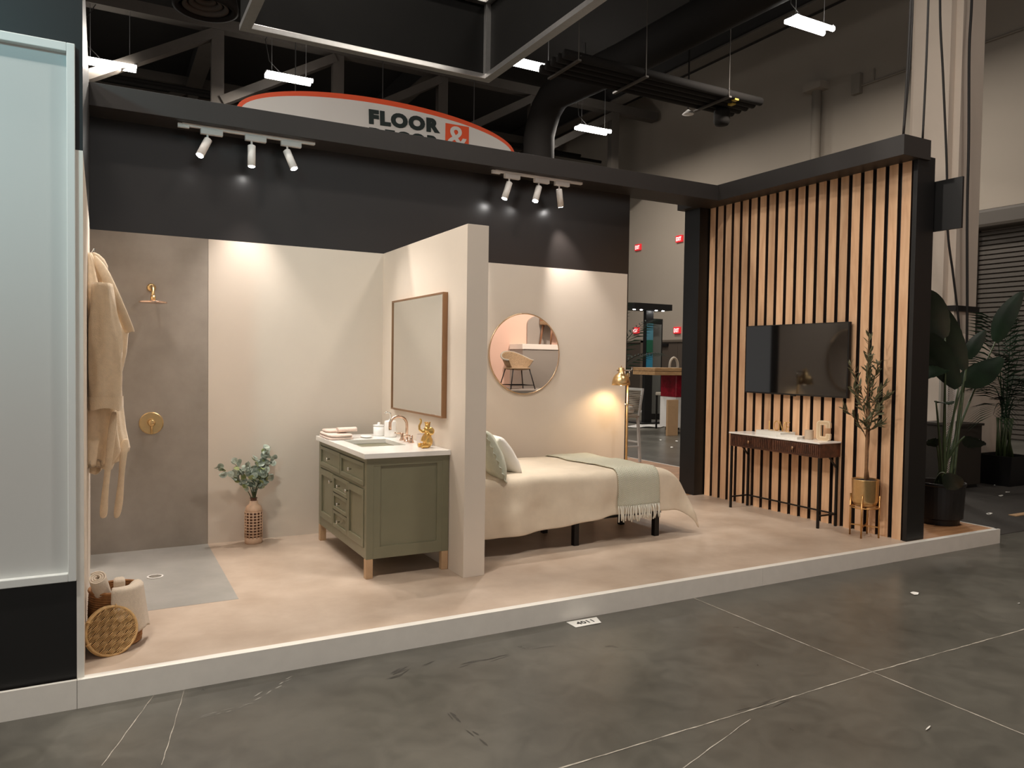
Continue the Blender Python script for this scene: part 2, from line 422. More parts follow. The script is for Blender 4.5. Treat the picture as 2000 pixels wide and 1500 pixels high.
# steel doors with exit signs
m_door = mat('hall_door_brown', S(72, 62, 54), 0.6)
for n, y0, y1 in ((1, 13.6, 15.7), (2, 16.65, 18.4)):
    d = thing('door_%d' % n, (WX, (y0+y1)/2, GZ), ('dark brown steel exit door beside the red wrapped counter' if n == 1 else 'dark brown steel exit door behind the black display tower'), 'door'); d['kind'] = 'structure'
    MB().box(WX-0.03, WX, y0+0.08, (y0+y1)/2-0.005, GZ, 2.27).build('leaf', m_door, d)
    MB().box(WX-0.03, WX, (y0+y1)/2+0.005, y1-0.08, GZ, 2.27).build('leaf', m_door, d)
    fr = MB(); fr.box(WX-0.08, WX, y0, y0+0.08, GZ, 2.35); fr.box(WX-0.08, WX, y1-0.08, y1, GZ, 2.35); fr.box(WX-0.08, WX, y0, y1, 2.27, 2.35)
    fr.build('door_frame', mat('door_frame_brown', S(92, 82, 72), 0.6), d)
    MB().box(WX-0.12, WX-0.03, y1-0.55, y1-0.2, 2.12, 2.22).build('door_closer', m_plastic, d)
m_exitlit = mat('exit_letter_white', (1.0, 0.85, 0.82), 0.5, emis=1.1)
for (y, z, nm) in ((17.05, 5.96, 'upper red exit sign nearer the black booth wall edge'), (14.67, 5.97, 'upper red exit sign nearer the black corner pillar'),
              (17.07, 2.75, 'lower red exit sign behind the palm frond'), (14.69, 2.69, 'lower red exit sign above the brown door')):
    e = thing('exit_sign', (WX, y, z), nm, 'sign', 'red exit signs on the hall wall')
    MB().box(WX-0.08, WX, y-0.17, y+0.17, z-0.12, z+0.12).build('sign_box', m_red, e, bevel=0.01)
    text_obj('lettering', 'EXIT', 0.26, 0.14, m_exitlit, e, frame_mtx((WX-0.083, y+0.13, z-0.075), (0, -1, 0), (0, 0, 1)), bold=0.02)

# column
cl = thing('column', (9.8, 0.47, GZ), 'tall pale square hall column behind the slatted wall', 'column'); cl['kind'] = 'structure'
m_colp = mat('column_paint', S(206, 192, 178), 0.7, var=0.03, vscale=1.5)
MB().box(9.52, 10.06, 0.1, 0.87, GZ, CEIL).build('shaft', m_colp, cl)
MB().box(9.40, 9.52, 0.2, 0.75, GZ, CEIL).build('pilaster', m_colp, cl)
MB().add([(9.3, -0.12, GZ), (10.4, -0.12, GZ), (10.4, 1.1, GZ), (9.3, 1.1, GZ), (9.3, -0.12, 1.55), (10.4, -0.12, 1.55), (10.4, 1.1, 1.55), (9.3, 1.1, 1.55),
          (9.5, 0.08, 2.0), (10.08, 0.08, 2.0), (10.08, 0.89, 2.0), (9.5, 0.89, 2.0)],
         [(0,1,5,4),(1,2,6,5),(2,3,7,6),(3,0,4,7),(4,5,9,8),(5,6,10,9),(6,7,11,10),(7,4,8,11)]).build('base_casing', m_colp, cl)
MB().box(9.5, 10.08, 0.06, 0.9, 2.32, 2.40).build('strap', m_cable, cl)

# ------------------------------------------------------------------ large structure: booth
pf = thing('floor_platform', (0, 0, GZ), 'raised booth platform with beige stone floor and grey shower tray', 'platform'); pf['kind'] = 'structure'
PX1 = 6.08
MB().box(-6, PX1, -2.477, 3.4, GZ, -0.006).build('deck', mat('platform_deck', S(120, 100, 80), 0.7), pf)
MB().box(-0.55, 5.03, -2.45, 0.12, -0.006, 0.0).build('stone_floor', m_tile, pf)
MB().box(-1.40, -0.55, -2.45, -1.57, -0.006, 0.0).build('stone_floor', m_tile, pf)
MB().box(-1.40, -0.55, -1.57, 0.0, -0.006, 0.001).build('shower_tray', m_greytile, pf)
y = -2.45; i = 0
while y < 3.3:
    MB().box(5.03, PX1-0.02, y, min(y+0.148, 3.38), -0.006, 0.0).build('plank', m_woodfl, pf); y += 0.15
y = 0.12
while y < 3.3:
    MB().box(3.3, 5.03, y, min(y+0.148, 3.38), -0.006, 0.0).build('plank', m_woodfl, pf); y += 0.15
tr = thing('trim_1', (0, -2.49, GZ), 'white painted edge board along the platform front', 'trim'); tr['kind'] = 'structure'
for a, b in ((-6, -1.402), (-1.400, 2.998), (3.0, PX1)):
    MB().box(a, b, -2.4967, -2.477, GZ, 0.004).build('board', m_trimw, tr)
MB().box(-1.40, PX1, -2.477, -2.445, -0.006, 0.004).build('cap_strip', m_trimw, tr)
tr = MB().box(PX1-0.02, PX1, -2.477, 3.4, GZ, 0.004).build('trim_2', m_trimw)
tag(tr, 'white edge board along the platform end beside the potted plants', 'trim', kind='structure')

wb = thing('wall_back', (1.1, 0.05, 0), 'booth back wall with white and grey panels below a black band', 'wall'); wb['kind'] = 'structure'
H = 2.44
MB().box(-1.46, 3.605, 0, 0.1, 0, 3.44).build('upper_black_wall', m_black, wb)
MB().box(-1.372, -0.551, -0.009, 0, 0, H).build('grey_panel', m_greypanel, wb)
MB().box(-0.549, 0.90, -0.009, 0, 0, H).build('white_panel', m_white, wb)
MB().box(1.06, 3.585, -0.009, 0, 0, H).build('white_panel', m_white, wb)

wl = thing('wall_left', (-1.4, -1.2, 0), 'booth side wall that the robe hangs on, white below black', 'wall'); wl['kind'] = 'structure'
MB().box(-1.46, -1.372, -2.44, 0, 0, H).build('white_panel', m_white, wl)
MB().box(-1.46, -1.372, -2.44, 0, H, 3.44).build('black_panel', m_black, wl)
MB().box(-1.402, -1.372, -2.468, -2.44, 0, H).build('end_strip', m_trimw, wl)
MB().box(-1.402, -1.372, -2.462, -2.44, H, 3.25).build('end_strip', m_blackm, wl)
wf = MB().box(-6, -1.402, -2.46, -2.38, 0.0, 3.25).build('wall_front', m_blackm)
tag(wf, 'black front wall holding the pale framed panel', 'wall', kind='structure')
t = thing('wall_panel', (-2.6, -2.47, 0.47), 'large pale framed display panel on the black front wall', 'panel')
m_fr = mat('panel_frame_white', S(226, 230, 228), 0.35); m_ins = mat('panel_insert_white', S(206, 208, 206), 0.5)
MB().box(-6, -1.435, -2.468, -2.46, 0.505, 2.865).build('insert', m_ins, t)
MB().box(-1.435, -1.402, -2.50, -2.46, 0.468, 2.905).build('frame_stile', m_fr, t, bevel=0.003)
MB().box(-6, -1.435, -2.50, -2.46, 2.865, 2.905).build('frame_rail', m_fr, t, bevel=0.003)
MB().box(-6, -1.435, -2.50, -2.46, 0.468, 0.505).build('frame_rail', m_fr, t, bevel=0.003)

wp = MB().box(0.8986, 1.0624, -1.764, -0.009, 0, H).build('wall_partition', m_white, bevel=0.002)
tag(wp, 'white freestanding partition between vanity and bed', 'wall', kind='structure')

ws = thing('wall_slat', (4.9, -1.2, 0), 'slatted oak feature wall on black backing behind the television', 'wall'); ws['kind'] = 'structure'
MB().box(4.822, 5.02, -2.385, 0.08, 0, 3.30).build('black_backing', m_blackm, ws)
MB().box(4.79, 5.03, -2.425, -2.385, 0, 3.31).build('end_board', m_blackm, ws, bevel=0.002)
PIT = 0.1235; SLW = 0.086
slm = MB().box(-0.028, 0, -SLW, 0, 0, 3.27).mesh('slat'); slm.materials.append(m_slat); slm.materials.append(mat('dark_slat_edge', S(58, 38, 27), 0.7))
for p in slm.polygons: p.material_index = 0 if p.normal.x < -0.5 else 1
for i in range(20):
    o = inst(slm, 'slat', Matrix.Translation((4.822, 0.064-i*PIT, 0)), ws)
pil = MB().box(4.65, 5.02, 0.08, 0.33, 0, 3.30).build('pillar', m_blackm, bevel=0.002)
tag(pil, 'black corner pillar at the far end of the slatted wall', 'pillar', kind='structure')
hb = MB().box(-1.372, 4.56, -0.30, 0.0, 3.27, 3.433).build('trim_3', m_beam, bevel=0.002)
tag(hb, 'long black header beam above the booth back wall', 'beam', kind='structure')
hb = MB().box(4.56, 4.925, -2.45, 0.36, 3.27, 3.44).build('trim_4', m_beam, bevel=0.002)
tag(hb, 'black header beam on top of the slatted wall', 'beam', kind='structure')
MB().box(3.605, 4.56, 0.0, 0.1, 3.27, 3.44).build('filler', m_beam, hb)
t = thing('flag_panel', (5.05, -2.48, 2.68), 'small black blade panel sticking out from the slatted wall end', 'panel')
MB().box(5.04, 5.065, -2.66, -2.30, 2.68, 3.11).build('panel_board', m_blackm, t, bevel=0.002)
MB().box(5.02, 5.04, -2.40, -2.34, 2.8, 3.0).build('mount_plate', m_blackmetal, t)

# ------------------------------------------------------------------ hall lamps and ceiling things
def hall_lamp(loc, label, watts):
    t = thing('hall_light', loc, label, 'ceiling light', 'suspended hall light fixtures')
    x, y, z = loc
    MB().box(x-0.62, x+0.62, y-0.05, y+0.05, z+0.03, z+0.09).build('housing', m_alu, t)
    for s in (-1, 1):
        MB().tube([(x-0.6, y+s*0.13, z), (x+0.6, y+s*0.13, z)], 0.055, 10).build('tube_lamp', m_tube, t, smooth=True)
        MB().box(x+s*0.58-0.03, x+s*0.58+0.03, y-0.18, y+0.18, z+0.04, z+0.07).build('end_bracket', m_alu, t)
        MB().tube([(x+s*0.45, y, z+0.09), (x+s*0.45, y, CEIL)], 0.008, 5).build('suspension_wire', m_alu, t)
    pts = [(x-0.2, y, z+0.09), (x-0.5, y+0.1, z+0.4), (x-0.62, y, z+0.9), (x-0.3, y, z+1.5), (x-0.35, y, CEIL)]
    MB().tube(pts, 0.012, 5).build('power_cord', m_cable, t)
    add_light('lamp_light', 'AREA', (x, y, z-0.08), watts, HALL_COL, parent=t, shape='RECTANGLE', size=1.2, size_y=0.35)
hall_lamp((-1.08, 15.9, 9.0), 'lit twin-tube hall light cut by the black wall edge', HALL_W)
hall_lamp((3.15, 14.5, 9.0), 'lit twin-tube hall light hanging above the oval sign', HALL_W)
hall_lamp((8.35, 10.4, 9.0), 'lit twin-tube hall light touching the hanging frame edge', HALL_W)
hall_lamp((12.68, 14.0, 9.0), 'lit twin-tube hall light lowest over the long header beam', HALL_W)
hall_lamp((12.45, 5.3, 9.0), 'lit twin-tube hall light highest up near the pale column', HALL_W*1.1)
hall_lamp((0.2, -0.08, 9.0), 'assumed twin-tube hall light straight above the booth', HALL_W*0.75)  # unseen lamp, assumed from the shadow corner on the booth floor
hall_lamp((4.2, -5.2, 9.0), 'added twin-tube hall light above the aisle facing the bed', HALL_W*0.65)  # unseen lamp, added as fill light on the booth from the aisle
hall_lamp((-3.0, -5.6, 9.0), 'added twin-tube hall light above the aisle facing the shower', HALL_W*0.8)  # unseen as well, added for fill from the left front
hall_lamp((-3.0, 1.5, 9.0), 'added twin-tube hall light above the neighbouring stand', HALL_W*0.4)  # unseen lamp, added while balancing the light on the booth
hall_lamp((-6.5, -3.0, 9.0), 'added twin-tube fill light above the black front wall', HALL_W*1.35)  # unseen lamp added to light the slatted wall more from the side
hall_lamp((-9.0, 1.5, 9.0), 'added twin-tube fill light far left, brightening the oak slats', HALL_W*2.7)  # unseen extra lamp, added to reach the slats at a low angle from the left

# trusses
m_tr = m_steelg
for k, (Y, lab) in enumerate(((16.0, 'dark grey ceiling truss nearer the oval sign'), (22.5, 'dark grey ceiling truss farther back by the end wall'))):
    zb, zt = (8.45, 10.45) if k == 0 else (8.9, 10.9)
    t = thing('ceiling_truss', (1.5, Y, zb), lab, 'truss', 'hall ceiling trusses')
    MB().box(-14, 16.8, Y-0.18, Y+0.18, zt, zt+0.3).build('top_chord', m_tr, t)
    MB().box(-14, 16.8, Y-0.18, Y+0.18, zb-0.25, zb).build('bottom_chord', m_tr, t)
    for j in range(-4, 5):
        x = 1.53+3.35*j
        if x > 16.5: continue
        MB().box(x-0.16, x+0.16, Y-0.12, Y+0.12, zb, zt).build('vertical', m_tr, t)
        if x+3.35 < 16.8: MB().bar((x+0.1, Y, zb+0.1), (x+3.25, Y, zt-0.1), 0.24, 0.34, up=(0, 1, 0)).build('diagonal', m_tr, t)
for j, x in enumerate((-5.2, 1.53, 8.23, 14.9)):
    t = thing('roof_joist', (x, 8, 10.6), ('dark roof joist running over the booth, first of four', 'dark roof joist above the round air diffuser',
             'dark roof joist above the hanging frame', 'dark roof joist close to the hall side wall')[j], 'joist', 'hall roof joists')
    MB().box(x-0.12, x+0.12, -17, 25.9, 10.8, 11.65).build('web', m_halldark, t)
    MB().box(x-0.25, x+0.25, -17, 25.9, 10.75, 10.8).build('flange', m_steelg, t)
for j, (p, q) in enumerate((((-8, 19, 9.6), (16.5, 19, 9.6)), ((-8, 20.5, 10.2), (16.5, 20.5, 10.2)))):
    o = MB().tube([p, q], 0.06, 8).build('sprinkler_pipe', m_duct, smooth=True)
    tag(o, ('black sprinkler pipe crossing behind the truss, lower one', 'black sprinkler pipe crossing behind the truss, higher one')[j], 'pipe')
# round air diffuser
t = thing('air_diffuser', (0.55, 10.0, 8.4), 'large round black ceiling air diffuser with concentric rings', 'air diffuser')
MB().lathe([(0.55, 0.5), (0.62, 0.1), (0.62, 0.0), (0.52, -0.02), (0.48, 0.12)], (0.55, 10.0, 8.45), 36, close=True).build('outer_ring', m_duct, t, smooth=True, solid=0.01)
for r, z in ((0.44, 0.04), (0.32, 0.1), (0.2, 0.16)):
    MB().lathe([(r, z), (r-0.06, z+0.02), (r-0.1, z+0.1)], (0.55, 10.0, 8.45), 32, close=True).build('cone_ring', m_steelg, t, smooth=True, solid=0.006)
MB().lathe([(0.55, 0.2), (0.5, 1.2), (0.5, 3.2)], (0.55, 10.0, 8.45), 32, close=True).build('neck', m_duct, t, smooth=True)
MB().lathe([(0.0, 0.22), (0.55, 0.22)], (0.55, 10.0, 8.45), 32, close=True).build('damper', m_duct, t)
# big elbow duct
t = thing('air_duct', (10.6, 13.7, 8), 'big round black air duct with an elbow beside the oval sign', 'duct')
path = [(10.6, 13.9, 4.6), (10.6, 13.9, 8.4)]+[(10.65, 13.9-1.1*(1-cos(a)), 8.4+1.1*sin(a)) for a in (0.4, 0.8, 1.2, pi/2)]+[(10.9, 10.0, 9.5), (11.1, 3.0, 9.5), (11.1, -6, 9.5)]
MB().tube(path, 0.48, 20).build('duct_run', m_duct, t, smooth=True)
for z in (6.2, 7.6): MB().lathe([(0.5, 0), (0.5, 0.06)], (10.6, 13.9, z), 20).build('joint_band', m_duct, t)
MB().box(10.9, 12.1, 13.2, 14.2, 5.2, 5.5).build('outlet_shelf', m_duct, t)
# bundle of conduits
t = thing('conduit_rack', (10, 7.7, 8), 'black bundle of parallel pipes hanging from the ceiling with yellow tags', 'pipe rack')
for k in range(5):
    y = 7.25+0.24*k
    MB().tube([(7.3, y, 8.0), (13.05, y, 8.0)], 0.1, 10).build('pipe', m_duct, t, smooth=True)
for x in (7.6, 9.4, 11.9): MB().box(x-0.04, x+0.04, 7.1, 8.35, 7.86, 7.9).build('hanger_bar', m_steelg, t)
for x in (7.6, 9.4, 11.9): MB().tube([(x, 7.15, 7.9), (x, 7.15, CEIL)], 0.012, 5).build('hanger_rod', m_steelg, t)
m_yel = mat('yellow_tag', S(190, 160, 60), 0.6)
MB().box(12.3, 12.42, 7.45, 7.6, 7.88, 7.93).build('tag', m_yel, t); MB().box(12.15, 12.27, 7.2, 7.32, 7.88, 7.93).build('tag', m_yel, t)
MB().lathe([(0.16, 0), (0.2, 0.08), (0.2, 0.34), (0.12, 0.42)], (12.4, 7.9, 7.5), 16).build('speaker_can', m_duct, t, smooth=True)
t = thing('ceiling_sprinkler', (12.0, 8.7, 7.9), 'small white pendant disc hanging below the pipe bundle', 'sprinkler')
MB().lathe([(0.02, 0.12), (0.12, 0.03), (0.15, 0.0), (0.0, 0.0)], (12.0, 8.7, 7.92), 16).build('disc', m_fixw, t, smooth=True)
MB().tube([(12.0, 8.7, 8.0), (12.0, 8.7, CEIL)], 0.02, 6).build('drop_pipe', m_duct, t)
# cables on and by the column
def cable(pts, r, label):
    P = [Vector(p) for p in pts]; out = []
    for i in range(len(P)-1):
        a = P[max(i-1, 0)]; b = P[i]; c = P[i+1]; d = P[min(i+2, len(P)-1)]
        for k in range(6):
            u = k/6; out.append(0.5*((2*b)+(c-a)*u+(2*a-5*b+4*c-d)*u*u+(3*b-a-3*c+d)*u**3))
    out.append(P[-1])
    return tag(MB().tube(out, r, 6).build('hanging_cable', m_cable, smooth=True), label, 'cable', 'black cables near the column')
cable([(4.62, -2.40, 3.44), (4.66, -2.40, 4.4), (4.70, -2.38, 5.8), (4.72, -2.36, CEIL)], 0.011, 'black cable rising from the slat wall corner, left one of a pair')
cable([(4.65, -2.38, 3.44), (4.72, -2.38, 4.4), (4.74, -2.35, 5.8), (4.76, -2.33, CEIL)], 0.009, 'black cable rising from the slat wall corner, right one of a pair')
cable([(4.85, -2.42, 3.44), (4.87, -2.42, 4.4), (4.89, -2.40, 6.5), (4.9, -2.38, CEIL)], 0.010, 'single black cable rising from the end of the slat wall beam')
def colpt(x, y): return at(x, y, -0.1)
p1 = [colpt(1836, 0), colpt(1842, 150), colpt(1849, 320), colpt(1851, 450), colpt(1862, 540), colpt(1874, 650), colpt(1876, 780)]
cable([p1[0]+Vector((0, 0, 3.2)), p1[0]+Vector((0, 0, 1.6))]+p1, 0.017, 'black cable bending down the middle of the pale column')
p1 = [colpt(1898, 0), colpt(1893, 100), colpt(1892, 280), colpt(1889, 420), colpt(1889, 620), colpt(1886, 780)]
cable([p1[0]+Vector((0, 0, 3.2)), p1[0]+Vector((0, 0, 1.6))]+p1, 0.020, 'thick black cable straight down the edge of the pale column')

# hanging aluminium frame with black fabric sides
t = thing('suspended_banner', (1.46, 0.5, 5.0), 'large square hanging frame with aluminium edges and black fabric sides', 'banner')
m_fab = mat('black_stretch_fabric', S(12, 11, 10), 0.7, spec=0.12, var=0.1, vscale=3)
FX0, FX1, FY0, FY1, FZ0, FZ1 = -0.01, 2.95, -0.95, 2.06, 4.96, 5.93
for nm, a in (('fabric_side', (FX0+0.02, FX1-0.02, FY1-0.03, FY1-0.01, FZ0+0.05, FZ1-0.05)), ('fabric_side', (FX0+0.02, FX1-0.02, FY0+0.01, FY0+0.03, FZ0+0.05, FZ1-0.05)),
              ('fabric_side', (FX1-0.03, FX1-0.01, FY0+0.02, FY1-0.02, FZ0+0.05, FZ1-0.05)), ('fabric_side', (FX0+0.01, FX0+0.03, FY0+0.02, FY1-0.02, FZ0+0.05, FZ1-0.05))):
    MB().box(*a).build(nm, m_fab, t)
for z0, z1 in ((FZ0, FZ0+0.06), (FZ1-0.05, FZ1)):
    for (x0, x1, y0, y1) in ((FX0, FX1, FY1-0.11, FY1), (FX0, FX1, FY0, FY0+0.11), (FX0, FX0+0.11, FY0+0.11, FY1-0.11), (FX1-0.11, FX1, FY0+0.11, FY1-0.11)):
        MB().box(x0, x1, y0, y1, z0, z1).build('edge_rail', m_alu, t, bevel=0.004)
for x in (FX0+0.06, FX1-0.06):
    for y in (FY0+0.06, FY1-0.06):
        MB().box(x-0.035, x+0.035, y-0.035, y+0.035, FZ0+0.06, FZ1-0.05).build('corner_post', m_alu, t)
        MB().tube([(x, y, FZ1), (x, y, CEIL)], 0.01, 5).build('suspension_wire', m_cable, t)

# oval retail sign
SY = 8.0; SXC, SZC, SA, SB = 3.70, 5.97, 2.85, 0.645
t = thing('hanging_sign', (SXC, SY, SZC), 'oval hanging sign with orange rim and black lettering behind the booth', 'sign')
m_sgw = mat('sign_face_white', S(214, 210, 206), 0.5); m_sgo = mat('sign_orange', S(226, 82, 36), 0.5); m_sgk = mat('sign_letter_black', S(20, 34, 32), 0.5)
def oval(a, b, n=72): return [(a*cos(2*pi*k/n), b*sin(2*pi*k/n)) for k in range(n)]
MB().prism(oval(SA, SB), lambda a, b, d: (SXC+a, SY+d, SZC+b), 0.12).build('rim', m_sgo, t)
MB().prism([(a, b-0.02) for a, b in oval(SA-0.07, SB-0.085)], lambda a, b, d: (SXC+a, SY-0.012+d, SZC+b), 0.012).build('face', m_sgw, t)
text_obj('lettering', 'FLOOR', 1.50, 0.29, m_sgk, t, frame_mtx((3.30, SY-0.02, 6.085), (1, 0, 0.03), (-0.03, 0, 1)), bold=0.07, depth=0.004)
text_obj('lettering', 'DECOR', 1.50, 0.29, m_sgk, t, frame_mtx((3.31, SY-0.02, 5.735), (1, 0, 0.03), (-0.03, 0, 1)), bold=0.07, depth=0.004)
MB().box(4.92, 5.45, SY-0.02, SY-0.012, 5.83, 6.365).build('logo_square', m_sgo, t)
text_obj('ampersand', '&', 0.46, 0.48, m_sgw, t, frame_mtx((4.96, SY-0.025, 5.85), (1, 0, 0), (0, 0, 1)), bold=0.01, depth=0.003)
for x in (1.9, 3.6, 5.6): MB().tube([(x, SY+0.06, 6.4), (x, SY+0.06, CEIL)], 0.01, 5).build('suspension_wire', m_cable, t)
# ------------------------------------------------------------------ track lights
def track(name, x0, x1, heads, label, pw=(1, 1, 1), cone=74):
    y = -0.20; z = 3.27
    t = thing('track_light', ((x0+x1)/2, y, z), label, 'track light', 'white track light rails')
    MB().box(x0, x1, y-0.018, y+0.018, z-0.022, z).build('rail', m_fixw, t, bevel=0.003)
    MB().box(x0-0.03, x0+0.05, y-0.014, y+0.014, z-0.035, z-0.005).build('end_cap', m_fixw, t)
    for (hx, aim), k in zip(heads, pw):
        MB().box(hx-0.05, hx+0.11, y-0.02, y+0.02, z-0.062, z-0.022).build('adapter', m_fixw, t, bevel=0.003)
        top = Vector((hx, y, z-0.062)); piv = Vector((hx, y, z-0.11))
        d = (Vector(aim)-piv).normalized()
        MB().cyl(top, piv, 0.008, n=10).build('stem', m_fixw, t)
        a = piv - d*0.015; b = piv + d*0.155
        hd = MB(); hd.tube([a, a+d*0.004, b-d*0.004, b, b-d*0.012], [0.024, 0.03, 0.03, 0.028, 0.025], 24, caps=False)
        hd.tube([a, a+d*0.002], [0.0001, 0.024], 24, caps=False)
        ho = hd.build('lamp_head', m_fixw, t, smooth=True)
        MB().cyl(b-d*0.004, b+d*0.001, 0.0262, n=24).build('lens', m_lens, ho)
        add_light('spot', 'SPOT', b+d*0.01, TRACK_W*k, TRACK_COL, parent=t, target=b+d, spot_size=radians(cone), spot_blend=0.9, shadow_soft_size=0.022)
track('track_light', -0.76, 0.24, ((-0.58, (-1.37, -0.94, 1.45)), (-0.255, (-0.31, -0.53, 0.0)), (0.02, (0.74, -1.16, 0.86))), 'white three-lamp track light on the beam above the shower', (1.5, 1.2, 0.8))
track('track_light', 1.90, 2.86, ((2.05, (1.15, -0.33, 0.6)), (2.37, (1.29, -0.95, 0.6)), (2.60, (2.85, -0.0, 2.36))), 'white three-lamp track light on the beam above the bed', (1.0, 1.4, 1.1), 54)

# ------------------------------------------------------------------ shower
t = thing('rain_shower', (-0.96, 0, 2.0), 'brass rain shower head on a short arm on grey panel', 'shower')
MB().lathe([(0.032, 0), (0.032, -0.008), (0.02, -0.014)], (-0.96, -0.009, 2.03), 24, axis='y').build('wall_flange', m_brass, t, smooth=True)
arm = [(-0.96, -0.01, 2.03), (-0.96, -0.10, 2.035), (-0.96, -0.17, 2.03), (-0.96, -0.215, 2.00), (-0.96, -0.235, 1.96), (-0.96, -0.238, 1.925)]
MB().tube(arm, [0.012]*6, 12).build('arm', m_brass, t, smooth=True)
MB().cyl((-0.96, -0.238, 1.955), (-0.96, -0.238, 1.915), 0.017, n=16).build('ball_joint', m_brass, t, smooth=True)
MB().lathe([(0.0, 0.016), (0.02, 0.016), (0.085, 0.008), (0.096, 0.004), (0.096, -0.006), (0.0, -0.006)], (-0.96, -0.238, 1.905), 36).build('rain_disc', m_roseg, t, smooth=False, bevel=0.001)
t = thing('shower_valve', (-0.96, 0, 0.985), 'round brass shower valve plate with lever on grey panel', 'shower valve')
MB().lathe([(0.086, 0), (0.086, -0.008), (0.08, -0.012), (0.0, -0.012)], (-0.96, -0.009, 0.985), 40, axis='y').build('escutcheon', m_brass, t)
MB().lathe([(0.026, 0), (0.026, -0.05), (0.022, -0.055), (0.0, -0.055)], (-0.96, -0.021, 0.99), 24, axis='y').build('hub', m_brass, t, smooth=True)
MB().tube([(-0.96, -0.06, 0.985), (-0.958, -0.065, 0.945), (-0.957, -0.067, 0.905)], [0.009, 0.007, 0.006], 10).build('lever', m_brass, t, smooth=True)
t = thing('floor_drain', (-0.98, -0.835, 0), 'round steel drain set in the grey shower tray', 'drain')
MB().lathe([(0.052, 0.001), (0.052, 0.006), (0.044, 0.007), (0.042, 0.003), (0.0, 0.003)], (-0.98, -0.835, 0), 32).build('flange', m_fixw, t)
g = MB()
for k in range(-3, 4): g.box(-0.98-sqrt(0.04**2-(k*0.011)**2), -0.98+sqrt(0.04**2-(k*0.011)**2), -0.835+k*0.011-0.0025, -0.835+k*0.011+0.0025, 0.003, 0.006)
g.build('grate', m_steel, t)

# ------------------------------------------------------------------ bathrobe on left wall
t = thing('bathrobe', (-1.36, -1.2, 0.5), 'beige bathrobe hanging on the white side wall', 'bathrobe')
def lerp_tab(tab, z):
    if z >= tab[0][0]: return tab[0][1]
    for (za, a), (zb, b) in zip(tab[:-1], tab[1:]):
        if z >= zb:
            u = (za-z)/(za-zb); return a+(b-a)*u
    return tab[-1][1]
rx = [(2.13, 0.02), (2.05, 0.06), (1.93, 0.11), (1.80, 0.155), (1.68, 0.20), (1.52, 0.19), (1.38, 0.165), (1.25, 0.17), (1.05, 0.19), (0.92, 0.215), (0.86, 0.17), (0.79, 0.10)]
ry = [(2.13, 0.03), (2.05, 0.08), (1.93, 0.16), (1.80, 0.2), (1.5, 0.22), (1.2, 0.23), (0.79, 0.25)]
XW = -1.370
def robe_body(u, v):
    z = 2.13-u*(2.13-0.80); a = pi*(v)      # half ring from the wall round to the wall
    X = lerp_tab(rx, z); Yh = lerp_tab(ry, z)
    fold = 0.020*sin(a*9+u*2.0)*min(1, u*3)+0.009*sin(a*17+1.3)
    r = 1+fold*4
    zz = z+(0.05*cos(a)+0.02*sin(6*a) if u > 0.98 else 0)
    return Vector((XW+X*sin(a)**0.8*r, -1.15-Yh*cos(a)*r, zz))
MB().grid(robe_body, 60, 48).build('robe_body', m_robe, t, smooth=True, solid=0.008)
def sleeve(u, v):
    z = 1.93-u*(1.93-1.19); a = 2*pi*v
    cxp = XW+0.075+0.015*u; rxx = 0.05+0.045*min(1, u*2.2)-0.012*max(0, u-0.6); ryy = 0.055+0.02*u
    f = 1+0.09*sin(5*a+u*6)+0.05*sin(9*a-u*9)
    return Vector((max(XW+0.004, cxp+rxx*cos(a)*f), -1.40+ryy*sin(a)*f-0.03*u, z+0.01*sin(3*a)*(u > 0.97)))
MB().grid(sleeve, 30, 28).build('sleeve', m_robe, t, smooth=True, solid=0.006)
def cuff(u, v):
    p = sleeve(0.90+0.1*u, v); c = Vector((XW+0.09, -1.43, p.z)); d = (p-c); d.z = 0
    return p+d.normalized()*0.006
MB().grid(cuff, 4, 28).build('cuff', m_robe, t, smooth=True)
col = [(2.12, 0.012, -1.13), (2.06, 0.055, -1.22), (1.95, 0.10, -1.33), (1.82, 0.15, -1.36), (1.70, 0.195, -1.34), (1.645, 0.215, -1.32)]
cp = [Vector((XW+x+0.02, y, z)) for z, x, y in col]
cb = MB()
vs = []; fs = []
for i, p in enumerate(cp):
    wd = 0.035 if i > 0 else 0.02
    vs += [p+Vector((-wd*1.1, -0.012, -0.02)), p+Vector((-wd*0.3, -0.028, 0.0)), p+Vector((wd*0.45, -0.02, 0.006)), p+Vector((wd*0.6, 0.0, 0.0))]
for i in range(len(cp)-1):
    for k in range(3): fs.append((i*4+k, i*4+k+1, i*4+5+k, i*4+4+k))
cb.add(vs, fs).build('collar', m_robe, t, smooth=True, solid=0.012, sub=2)
hd = MB(); hd.tube([(XW+0.015, -1.13, 2.14), (XW+0.05, -1.12, 2.10), (XW+0.06, -1.10, 2.0)], [0.012, 0.05, 0.07], 14); hd.build('hood_fold', m_robe, t, smooth=True, sub=1)
for i, pts in enumerate(([(0.14, -1.38, 1.18), (0.12, -1.41, 1.0), (0.10, -1.42, 0.80), (0.085, -1.42, 0.66), (0.08, -1.42, 0.54)],
                         [(0.20, -1.28, 1.0), (0.185, -1.33, 0.88), (0.175, -1.34, 0.75), (0.165, -1.34, 0.62), (0.15, -1.34, 0.52)])):
    mb = MB(); vs = []; fs = []
    for k, (x, y, z) in enumerate(pts):
        hw = 0.022+0.006*sin(k*2.1+i)
        vs += [(XW+x-hw, y-0.004*k, z), (XW+x, y-0.012-0.004*k, z), (XW+x+hw, y-0.002*k, z+0.004)]
    for k in range(len(pts)-1):
        for j in range(2): fs.append((k*3+j, k*3+j+1, k*3+4+j, k*3+3+j))
    mb.add(vs, fs).build('belt_end', m_robe, t, smooth=True, solid=0.007, sub=2)
